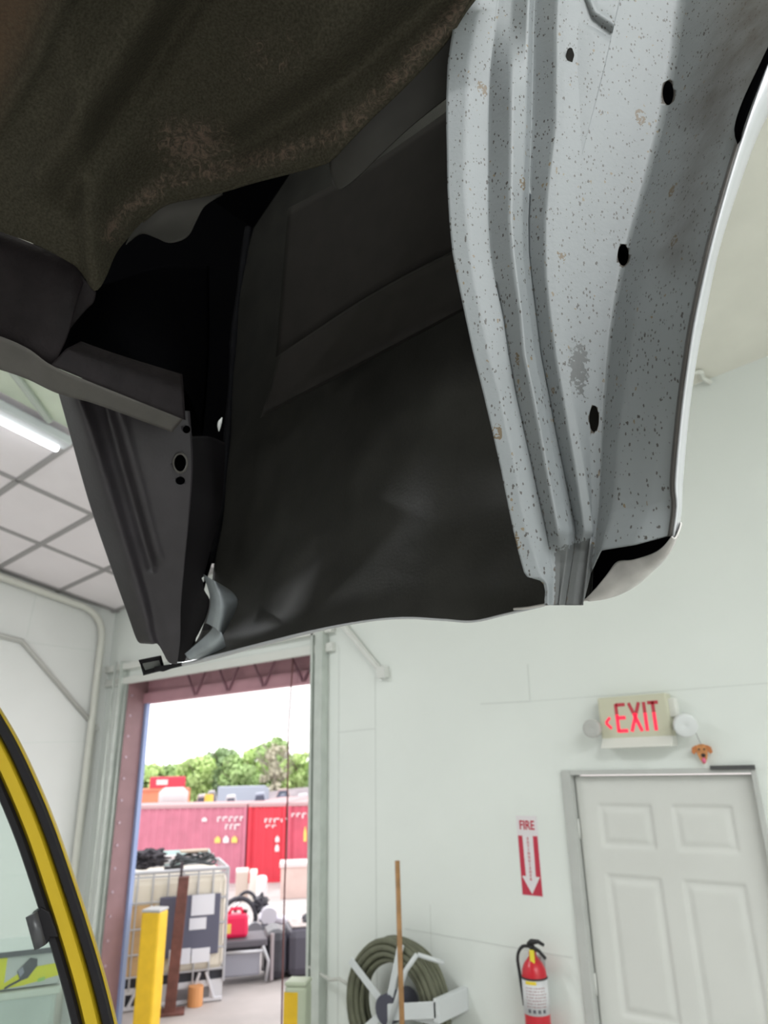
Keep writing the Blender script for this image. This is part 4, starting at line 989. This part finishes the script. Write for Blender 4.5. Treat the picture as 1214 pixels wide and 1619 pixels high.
E6 = [(-30, 990), (100, 975), (300, 950), (500, 930), (700, 932), (839, 935), (957, 921)]
E7 = [(-160, 1122), (-30, 1080), (100, 1065), (200, 1045), (300, 1018), (400, 988), (500, 968), (600, 957), (700, 950), (800, 946), (905, 934)]
E8 = [(-160, 1198), (-30, 1150), (100, 1120), (200, 1095), (300, 1062), (400, 1030), (500, 1005), (600, 990), (700, 978), (800, 970), (870, 950)]
E9 = [(-160, 1300), (-30, 1235), (100, 1180), (200, 1145), (300, 1115), (400, 1090), (500, 1066), (600, 1048), (700, 1035), (800, 1028), (861, 1005)]
E10 = [(-160, 1338), (-30, 1262), (100, 1214), (200, 1178), (300, 1147), (400, 1120), (500, 1098), (560, 1088), (650, 1076), (760, 1066), (800, 1068), (846, 1062)]
def RIM(y): return .63+.075*sst(350, 846, y)
def f1(y): return .800
def bead1(y): return .801-.013*sst(75, 110, y)*(1-sst(835, 885, y))
def bead2(y): return .800-.012*(1-sst(825, 875, y))
def low(y): return .802
Rl = [rail(E0, .800), rail(E1, .7975), rail([(a, b-2) for a, b in E2], .8035), rail([(a, b) for a, b in E2], .8045),
      rail([(a, b) for a, b in E3], lambda y: .8035-.023*sst(75, 115, y)*(1-sst(835, 880, y))),
      rail([(a, b-9) for a, b in E4], lambda y: .7905+.010*sst(840, 890, y)), rail([(a, b-1) for a, b in E4], .8035), rail([(a, b+1) for a, b in E4], .8045),
      rail(E5, lambda y: .7825+.018*sst(830, 880, y)), rail([(a, b+14) for a, b in E5], lambda y: .7825+.017*sst(830, 880, y)),
      rail(E6, .788), rail(E7, .791, 905), rail(E8, lambda y: .795+(RIM(y)-.795)*.40, 870), rail(E9, lambda y: .795+(RIM(y)-.795)*.80, 861), rail(E10, RIM, 846)]
HOLES = [(1056, 147, 8.5, 19), (985, 403, 8.5, 17), (939, 662, 7.5, 21)]
def flw(x, y):
    g_ = 0; d_ = 0
    # bare patch near (915,590), along bead foot and at the lower end
    g_ = max(g_, .72*exp(-(((x-915)/24)**2+((y-580)/70)**2)))
    g_ = max(g_, .45*exp(-(((x-885)/10)**2+((y-640)/150)**2)))
    if y > 840: g_ = max(g_, sst(845, 890, y+.35*(x-880))*.95*sst(868, 884, x)*(1-sst(925, 950, x)))
    e2, e4 = itp(E2, y), itp(E4, y)
    d_ = max(d_, .50*exp(-((x-e2-3)/3.0)**2)*sst(150, 400, y)); d_ = max(d_, .50*exp(-((x-e4-3)/3.0)**2)*sst(150, 400, y))
    d_ = max(d_, .42*exp(-((x-itp(E0, y)-2)/3)**2))
    m_ = .95*exp(-(((x-1190)/75)**2+((y-60)/130)**2)); m_ = max(m_, .85*exp(-(seg_d(x, y, (1190, -20), (1120, 190))/45)**2), .55*exp(-(seg_d(x, y, (1120, 190), (1070, 400))/40)**2))  # grime at the upper right; the streak below paints in facet shade
    return (g_, d_, m_)
fl = sheet('flange', Rl, M_fl, bed, nu=230, per=7, across=lin, along=lin, wear=flw, thick=.0014, arc=False)
fl['label'] = 'pale grey speckled flange with two long pressed beads'
# smooth each cross-section a little so the pressed radii are soft
sm = fl.modifiers.new('soft', 'SMOOTH'); sm.factor = .5; sm.iterations = 1
fl.modifiers.move(1, 0)
bake(fl)
for hx, hy, ha, hb in HOLES:
    c_ = dep(hx, hy, .79*K(hy)); ax_ = ray(hx, hy).normalized(); n_ = 28
    w = MB(); ring = []
    for z in (-.06, .10):
        ring.append([w.bm.verts.new(c_+rt*(cos(2*pi*k/n_)*ha*.79*K(hy)/FP)-up*(sin(2*pi*k/n_)*hb*.79*K(hy)/FP)+ax_*z) for k in range(n_)])
    for k in range(n_): w.bm.faces.new((ring[0][k], ring[0][(k+1) % n_], ring[1][(k+1) % n_], ring[1][k]))
    w.bm.faces.new(ring[0][::-1]); w.bm.faces.new(ring[1])
    cu = w.build('cutter', M_black); bo = fl.modifiers.new('hole', 'BOOLEAN'); bo.operation = 'DIFFERENCE'; bo.solver = 'EXACT'; bo.object = cu
    bake(fl); bpy.data.objects.remove(cu)
for p in fl.data.polygons: p.use_smooth = True
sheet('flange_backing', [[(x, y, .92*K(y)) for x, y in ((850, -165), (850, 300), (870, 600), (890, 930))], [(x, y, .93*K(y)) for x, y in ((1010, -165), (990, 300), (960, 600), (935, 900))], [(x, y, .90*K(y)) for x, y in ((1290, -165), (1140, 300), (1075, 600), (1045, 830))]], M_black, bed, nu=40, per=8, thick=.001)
# ---- overlay plate upper middle
def KD(x, y, d): return (x, y, d*K(y))
ov = sheet('reinforcement_plate', [[KD(886, -30, 0.7890), KD(884, 100, 0.7890), KD(882, 200, 0.7890), KD(878, 330, 0.7890)],
                              [KD(905, -30, 0.7840), KD(905, 100, 0.7840), KD(900, 200, 0.7850), KD(886, 326, 0.7870)],
                              [KD(950, -30, 0.7825), KD(930, 100, 0.7830), KD(915, 200, 0.7845), KD(893, 323, 0.7870)],
                              [KD(987, -30, 0.7825), KD(955, 110, 0.7830), KD(930, 206, 0.7840), KD(901, 320, 0.7870)]], M_fl, bed, nu=60, per=12, across=lin, along=lin,
          disp=lambda x, y: .007*exp(-(poly_d(x, y, [(905, -30), (930, 30), (965, 55), (985, 52)])/7)**2)-.006*exp(-(poly_d(x, y, [(918, -34), (940, 20), (975, 42)])/7)**2))
bake(ov)
w = MB(); c_ = dep(901, 88, .781*K(88)); d_ = ray(901, 88).normalized()
for k_ in range(-3, 4): w.tube([c_+up*k_*.0022-d_*.0015, c_+up*k_*.0022+d_*.006], .0058-.0006*abs(k_), 16)
w.build('plug', mat('plug_black', (.015, .012, .01), .6), bed)
# ---- rim: outer skin seen edge-on at the right
I_ = [(1338, -160), (1262, -30), (1214, 100), (1178, 200), (1147, 300), (1120, 400), (1098, 500), (1088, 560), (1076, 650), (1066, 760), (1068, 800), (1062, 848)]
Oo = [(1410, -160), (1330, -30), (1262, 100), (1204, 200), (1166, 300), (1135, 400), (1114, 500), (1102, 560), (1089, 650), (1079, 760), (1077, 805), (1071, 850)]
rim = sheet('outer_skin', [[(a, b, (RIM(b)-.003)*K(b)) for a, b in I_], [(a+3, b, (RIM(b)-.008)*K(b)) for a, b in I_], [((a*.5+c*.5), (b+d)/2, (RIM(b)+.001)*K(b)) for (a, b), (c, d) in zip(I_, Oo)], [(a, b, (RIM(b)+.03)*K(b)) for a, b in Oo], [(a-8, b, (RIM(b)+.09)*K(b)) for a, b in Oo], [(a-30, b, (RIM(b)+.19)*K(b)) for a, b in Oo], [(a-55, b, (RIM(b)+.31)*K(b)) for a, b in Oo]], M_white, bed, nu=90, per=6, thick=.0012)
# thin hem line just inside the rim
sheet('hem', [[(a-7, b, (RIM(b)+.004)*K(b)) for a, b in I_[2:]], [(a-4, b, (RIM(b)-.004)*K(b)) for a, b in I_[2:]], [(a, b, (RIM(b)-.005)*K(b)) for a, b in I_[2:]], [(a+2, b, (RIM(b)-.001)*K(b)) for a, b in I_[2:]]], M_lipg, bed, nu=80, per=3, thick=.0008)
# gap at the upper right
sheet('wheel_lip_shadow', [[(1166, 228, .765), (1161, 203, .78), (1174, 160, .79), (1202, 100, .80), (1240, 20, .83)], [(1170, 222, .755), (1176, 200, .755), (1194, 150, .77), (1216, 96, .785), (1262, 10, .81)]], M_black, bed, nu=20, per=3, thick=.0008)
# ---- bottom return of the outer skin
lipA = [(926, 947, .812), (942, 930, .806), (960, 908, .80), (976, 888, .795), (1000, 885, .780), (1030, 876, .755), (1048, 865, .735), (1062, 848, .718)]
lipM = [(931, 949, .809), (955, 943, .800), (978, 928, .79), (1000, 912, .782), (1022, 900, .765), (1043, 887, .745), (1057, 873, .730), (1068, 850, .718)]
lipB = [(930, 950, .815), (958, 946, .81), (985, 937, .803), (1010, 922, .795), (1032, 902, .780), (1052, 882, .763), (1066, 858, .75), (1077, 828, .738)]
bl = sheet('bottom_return', [lipA, lipM, lipB, [(a-6, b-3, d+.05) for a, b, d in lipB]], M_scr, bed, nu=60, per=7, thick=.0016)
# dark pocket behind the return
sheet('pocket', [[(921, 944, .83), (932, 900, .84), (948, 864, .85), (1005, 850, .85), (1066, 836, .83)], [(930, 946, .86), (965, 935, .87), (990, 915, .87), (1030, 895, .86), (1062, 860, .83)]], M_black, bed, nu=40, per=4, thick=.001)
# ---- outer panel's inner skin (large dark surface)
B0 = [(935, 948, .815), (860, 957, .845), (800, 971, .89), (748, 982, .93), (700, 979, .97), (640, 976, 1.02), (580, 981, 1.09), (500, 996, 1.20), (400, 1021, 1.36), (330, 1039, 1.48), (262, 1054, 1.60)]
def up_row(y_off, dx, ks, lx):
    out = []
    for i, (x, y, d) in enumerate(B0):
        f = i/(len(B0)-1); out.append((x+(lx-262)*f+dx*(1-f), y-y_off*(1-.18*f), d*ks))
    return out
rowsS = [B0, up_row(40, 2, 1.03, 305), up_row(95, 5, 1.06, 325), up_row(190, 10, 1.11, 338), up_row(330, 15, 1.18, 345), up_row(520, 20, 1.27, 352), up_row(760, 20, 1.36, 365), up_row(950, 20, 1.45, 380)]
def skd(x, y):
    e = 0
    e += .018*exp(-(((x-400)/55)**2+((y-985)/40)**2))
    e -= .020*exp(-(((x-345)/22)**2+((y-975)/60)**2))
    e += .010*exp(-(seg_d(x, y, (500, 905), (800, 800))/45)**2)
    return e
sk = sheet('inner_skin', rowsS, M_skin, bed, nu=150, per=10, disp=skd, thick=.0012)
sk['label'] = 'large dark smooth inner face of the outer panel'
# thin folded hem along the bottom edge catching the light
hem = [(860, 957, .842), (800, 971, .887), (748, 982.5, .927), (700, 980, .967), (640, 977, 1.017), (580, 982, 1.087), (500, 997, 1.197), (400, 1022.5, 1.357), (330, 1041, 1.477), (250, 1058, 1.61)]
w = MB(); hp = arc_resample(hem, 80); w.tube([dep(*q) for q in hp], [.0016+.0035*sst(620, 300, q[0]) if q[0] < 620 else .0016 for q in hp], 8)
w.build('bottom_hem', M_white, bed, smooth=True)
w = MB(); w.tube([dep(*q) for q in arc_resample([(812, 963, .868), (835, 961, .856), (862, 956, .840), (900, 951, .825), (930, 948, .812)], 30)], .0016, 8); w.build('seam_flange', M_scr, bed, smooth=True)
# darker stiffener bands on the skin
sheet('stiffener', [[(760, 376, 1.15), (600, 458, 1.33), (440, 562, 1.53)], [(760, 380, 1.135), (600, 462, 1.315), (440, 566, 1.515)], [(775, 462, 1.07), (620, 545, 1.24), (415, 652, 1.46)], [(775, 468, 1.085), (620, 551, 1.255), (412, 660, 1.475)]], M_skin2, bed, nu=50, per=5, across=lin, thick=.001)
sheet('upper_panel', [[(770, 130, 1.20), (600, 250, 1.40), (455, 330, 1.6)], [(770, 375, 1.17), (600, 457, 1.35), (436, 565, 1.56)]], M_skin2, bed, nu=40, per=10, thick=.001)
# ---- black inner cavity and inner post
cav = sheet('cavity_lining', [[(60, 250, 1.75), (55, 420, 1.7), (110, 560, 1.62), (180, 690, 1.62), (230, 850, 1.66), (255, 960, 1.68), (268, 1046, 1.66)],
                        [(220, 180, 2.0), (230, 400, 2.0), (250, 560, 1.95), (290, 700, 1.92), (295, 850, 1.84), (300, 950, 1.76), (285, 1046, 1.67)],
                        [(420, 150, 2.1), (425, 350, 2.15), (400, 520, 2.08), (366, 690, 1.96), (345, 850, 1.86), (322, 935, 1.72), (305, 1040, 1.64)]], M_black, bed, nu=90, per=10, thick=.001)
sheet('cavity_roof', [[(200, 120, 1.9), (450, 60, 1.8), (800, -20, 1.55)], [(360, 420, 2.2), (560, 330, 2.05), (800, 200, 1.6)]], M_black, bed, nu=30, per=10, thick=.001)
w = MB(); w.tube([dep(*q) for q in arc_resample([(392, 360, 1.92), (372, 500, 1.86), (362, 640, 1.78), (352, 780, 1.72), (335, 890, 1.66)], 30)], [.008+.002*sin(k*.8) for k in range(30)], 10); w.build('inner_post', mat('post_seam_grey', (.004, .004, .005), .8, spec=.08, var=.3, scale=30), bed, smooth=True)
# white slivers standing in for daylight that leaks through the seam gaps
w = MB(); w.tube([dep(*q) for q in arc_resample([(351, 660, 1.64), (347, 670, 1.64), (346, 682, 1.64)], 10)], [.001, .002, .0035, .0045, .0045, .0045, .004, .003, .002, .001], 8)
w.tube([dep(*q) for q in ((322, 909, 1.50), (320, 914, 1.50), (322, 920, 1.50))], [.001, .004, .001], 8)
w.build('daylight_gap', mat('daylight_gap_white', (.85, .87, .85), .3), bed, smooth=True)
# ---- left bracket (grey, with bead and holes)
BL = [[(92, 618, 1.30), (112, 690, 1.33), (140, 790, 1.375), (170, 880, 1.42), (200, 965, 1.46), (216, 1010, 1.48), (224, 1017, 1.485)],
      [(120, 624, 1.270), (146, 700, 1.300), (176, 800, 1.350), (202, 885, 1.395), (226, 965, 1.44), (236, 1008, 1.465), (240, 1018, 1.475)],
      [(150, 630, 1.31), (172, 710, 1.335), (200, 810, 1.38), (222, 890, 1.42), (240, 960, 1.46), (247, 1005, 1.48), (251, 1020, 1.485)],
      [(205, 640, 1.33), (222, 720, 1.35), (240, 810, 1.39), (252, 890, 1.43), (262, 960, 1.465), (268, 1010, 1.485), (266, 1046, 1.51)],
      [(300, 650, 1.38), (305, 730, 1.39), (300, 810, 1.41), (292, 890, 1.44), (286, 960, 1.475), (285, 1010, 1.495), (280, 1050, 1.515)]]
def brd(x, y):
    d = seg_d(x, y, (168, 640), (240, 895)); return .010*exp(-((d/9.0)**2))*(1 if True else 0) - .008*exp(-((seg_d(x, y, (184, 640), (250, 880)))/9.0)**2) if y < 905 else .0
bk = sheet('corner_bracket', BL, M_brk, bed, nu=130, per=12, disp=brd, thick=.0016)
bk['label'] = 'grey triangular bracket with a long pressed bead'
bake(bk)
for hx, hy, ha, hb in ((285, 732, 10, 14), (285, 760, 7.5, 6.5), (295, 679, 6, 6)):
    c_ = dep(hx, hy, 1.38); ax_ = ray(hx, hy).normalized(); n_ = 24; w = MB(); ring = []
    for z in (-.08, .10): ring.append([w.bm.verts.new(c_+rt*(cos(2*pi*k/n_)*ha*1.38/FP)-up*(sin(2*pi*k/n_)*hb*1.38/FP)+ax_*z) for k in range(n_)])
    for k in range(n_): w.bm.faces.new((ring[0][k], ring[0][(k+1) % n_], ring[1][(k+1) % n_], ring[1][k]))
    w.bm.faces.new(ring[0][::-1]); w.bm.faces.new(ring[1])
    cu = w.build('cutter', M_black); bo = bk.modifiers.new('hole', 'BOOLEAN'); bo.operation = 'DIFFERENCE'; bo.solver = 'EXACT'; bo.object = cu
    bake(bk); bpy.data.objects.remove(cu)
w = MB(); w.tube([dep(285+11*cos(2*pi*k/24), 732+15*sin(2*pi*k/24), 1.372) for k in range(24)], .0022, 6, closed=True); w.build('hole_rim', M_lipg, bed, smooth=True)
# dark web between bracket and skin
sheet('bracket_web', [[(296, 690, 1.42), (298, 800, 1.44), (288, 880, 1.455), (276, 950, 1.475), (266, 1010, 1.495), (268, 1046, 1.51)],
                      [(330, 690, 1.45), (335, 800, 1.47), (318, 880, 1.485), (308, 950, 1.50), (292, 1010, 1.515), (290, 1046, 1.52)],
                      [(355, 700, 1.5), (350, 800, 1.5), (322, 915, 1.50), (331, 950, 1.505), (322, 985, 1.515), (292, 1042, 1.525)]], mat('web_dark', (.008, .007, .008), .6, spec=.15), bed, nu=70, per=8, thick=.0014)
w = MB(); q = dep(328, 991, 1.49); 
w.prism([dep(322, 986, 1.485), dep(334, 988, 1.485), dep(331, 996, 1.485), dep(320, 997, 1.485)], ray(328, 991)*.02); w.build('clip', M_rub, bed)
# ---- pale sheets shaped as the daylight reflection on the skin's corner
M_refl = mat('reflection_grey', (.26, .285, .30), .35, var=.2, scale=22)
sheet('reflection_crescent', [[(322, 908, 1.49), (333, 950, 1.465), (326, 985, 1.47)], [(333, 915, 1.46), (343, 952, 1.44), (338, 992, 1.45)], [(342, 920, 1.46), (356, 955, 1.445), (348, 1000, 1.455)], [(346, 922, 1.56), (376, 950, 1.54), (352, 1004, 1.53)]], M_refl, bed, nu=40, per=8, thick=.0012)
sheet('reflection_wedge', [[(338, 986, 1.47), (330, 1000, 1.475), (292, 1034, 1.50)], [(352, 1004, 1.455), (340, 1018, 1.46), (300, 1042, 1.485)], [(358, 1030, 1.49), (340, 1036, 1.49), (318, 1041, 1.50)]], M_refl, bed, nu=30, per=8, thick=.0012)
# ---- latch assembly under the corner
w = MB(); f_ = [(222, 1046), (253, 1040), (258, 1056), (228, 1064)]
w.tube([dep(x, y, 1.56) for x, y in f_], .006, 6, closed=True)
w.build('latch_frame', M_rub, bed)
w = MB(); w.prism([dep(x, y, 1.572) for x, y in f_], ray(240, 1050)*.006); w.build('latch_plate', mat('latch_grey', (.22, .23, .22), .4), bed)
w = MB(); w.prism([dep(x, y, 1.54) for x, y in ((243, 1054), (270, 1050), (310, 1044), (330, 1040), (300, 1050), (272, 1057), (258, 1062), (246, 1061))], ray(280, 1050)*.03); w.build('latch_block', M_rub, bed, bevel=.003)
# ---- floor pan / wheelhouse (brown, top left)
edge = [(-60, 345, 1.16), (0, 366, 1.17), (60, 388, 1.18), (118, 420, 1.20), (134, 438, 1.205), (150, 462, 1.21), (166, 440, 1.22), (182, 402, 1.23), (202, 376, 1.24), (225, 350, 1.25), (262, 322, 1.255), (320, 309, 1.25), (350, 302, 1.24), (400, 287, 1.21), (450, 274, 1.18), (500, 261, 1.15), (524, 250, 1.13), (548, 225, 1.11), (590, 182, 1.09), (640, 134, 1.06), (700, 70, 1.04), (740, 10, 1.02), (790, -50, 1.01)]
er = arc_resample(edge, 90)
def pan_row(s_, bow):
    out = []
    for i, (x, y, d) in enumerate(er):
        f = i/89; tx, ty, td = -120+940*f, -170+20*f, .76+.13*f
        out.append((x+(tx-x)*s_, y+(ty-y)*s_, d+(td-d)*s_+bow*sin(pi*s_)))
    return out
lipc = [(x, y) for x, y, d in edge[8:]]
def pand(x, y):
    e = 0
    e += .024*exp(-(poly_d(x, y, [(330, -40), (225, 130), (160, 220), (105, 320)])/24)**2)
    e -= .018*exp(-(poly_d(x, y, [(270, -40), (180, 110), (60, 280)])/26)**2)
    e -= .016*exp(-(poly_d(x, y, [(110, -40), (60, 90), (-20, 220)])/18)**2)
    e += .026*exp(-(poly_d(x, y, [(740, -50), (640, 40), (560, 115), (490, 165), (385, 225)])/28)**2)
    e -= .016*exp(-(poly_d(x, y, [(620, -40), (520, 60), (420, 150), (370, 200)])/34)**2)
    e += .012*exp(-(poly_d(x, y, [(370, 225), (300, 250), (200, 300)])/30)**2)
    e -= .006*exp(-(poly_d(x, y, [(x_, y_-18) for x_, y_ in lipc])/16)**2)
    return e
band = [(760, -20), (700, 45), (610, 140), (530, 215), (440, 245), (340, 270), (260, 290), (200, 330), (170, 370)]
def panw(x, y):
    d = poly_d(x, y, band); r_ = .47*exp(-(d/38)**2)
    r_ = max(r_, .50*exp(-(((x-300)/130)**2+((y-225)/85)**2)))
    r_ = max(r_, .42*exp(-(((x-420)/120)**2+((y-90)/90)**2)))
    r2 = .9*(1-sst(20, 110, x+.45*y)); r2 = max(r2, .0)
    return (r_, r2, 0)
pan = sheet('wheelhouse_floor', [pan_row(s_, .02) for s_ in (0, .04, .12, .28, .5, .75, 1.0)], M_pan, bed, nu=150, per=22, disp=pand, wear=panw, thick=.0018, along=lin)
pan['label'] = 'brown dirt crusted wheelhouse floor with rusty edge'
w = MB(); w.tube([dep(x, y, d-.002) for x, y, d in arc_resample(edge[9:], 120)], .0032, 8); w.build('rolled_edge', M_pan, bed, smooth=True)
# lip sheet hanging behind the edge
sheet('hanging_lip', [[(519, 245, 1.16), (560, 200, 1.14), (640, 118, 1.12), (720, 40, 1.10)], [(522, 272, 1.165), (575, 235, 1.15), (650, 165, 1.13), (730, 90, 1.11)], [(527, 291, 1.17), (538, 300, 1.165), (566, 280, 1.16), (607, 240, 1.15), (660, 192, 1.135), (740, 130, 1.12)]], M_tab, bed, nu=50, per=8, thick=.0014)
sheet('hanging_tab', [[(215, 352, 1.27), (262, 318, 1.275), (310, 305, 1.27), (352, 298, 1.26)], [(200, 384, 1.275), (232, 362, 1.28), (300, 335, 1.28), (352, 306, 1.265)],
                      [(200, 386, 1.275), (221, 368, 1.285), (246, 376, 1.285), (266, 384, 1.285), (287, 380, 1.285), (300, 370, 1.285), (310, 350, 1.28), (325, 324, 1.275), (352, 308, 1.27)]], M_tab, bed, nu=60, per=6, thick=.0014)
# flap at the left end of the cavity
sheet('edge_flap', [[(128, 436, 1.20), (122, 470, 1.205), (110, 505, 1.21), (98, 540, 1.215)], [(152, 462, 1.212), (148, 478, 1.214), (136, 490, 1.216), (106, 524, 1.218)]], M_beam, bed, nu=20, per=5, thick=.0014)
# ---- sill beam at left with lit underside
sheet('sill_beam', [[(-60, 346, 1.175), (0, 366, 1.18), (70, 394, 1.19), (118, 420, 1.20), (134, 440, 1.21)], [(-60, 380, 1.15), (0, 400, 1.155), (65, 428, 1.165), (108, 452, 1.175), (124, 470, 1.185)],
                    [(-60, 470, 1.13), (0, 480, 1.135), (55, 500, 1.145), (90, 515, 1.155), (108, 528, 1.165)], [(-60, 540, 1.14), (0, 552, 1.145), (40, 560, 1.15), (72, 572, 1.16), (86, 582, 1.17)],
                    [(-60, 566, 1.19), (0, 584, 1.195), (40, 597, 1.20), (70, 608, 1.205), (92, 618, 1.21)]], M_beam, bed, nu=60, per=8, thick=.0015)
sheet('beam_underside', [[(-60, 518, 1.115), (0, 532, 1.12), (45, 552, 1.135), (82, 578, 1.15), (150, 607, 1.19), (290, 662, 1.27)], [(-60, 566, 1.15), (0, 584, 1.16), (45, 600, 1.175), (92, 622, 1.19), (155, 640, 1.22), (272, 683, 1.29)]], M_lipg, bed, nu=60, per=6, across=lin, thick=.0015)
sheet('cross_member', [[(128, 540, 1.20), (190, 562, 1.24), (288, 592, 1.30)], [(104, 552, 1.17), (180, 575, 1.215), (290, 612, 1.28)], [(80, 577, 1.15), (150, 606, 1.19), (293, 664, 1.27)]], M_beam, bed, nu=40, per=8, across=lin, thick=.0015)
# wall of the sill beam above the cross member (closes the cavity)
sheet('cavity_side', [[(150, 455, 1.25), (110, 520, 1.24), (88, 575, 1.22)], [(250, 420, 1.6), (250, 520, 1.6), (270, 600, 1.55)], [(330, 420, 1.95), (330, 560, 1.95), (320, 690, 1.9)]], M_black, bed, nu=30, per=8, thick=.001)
bpy.context.view_layer.update()
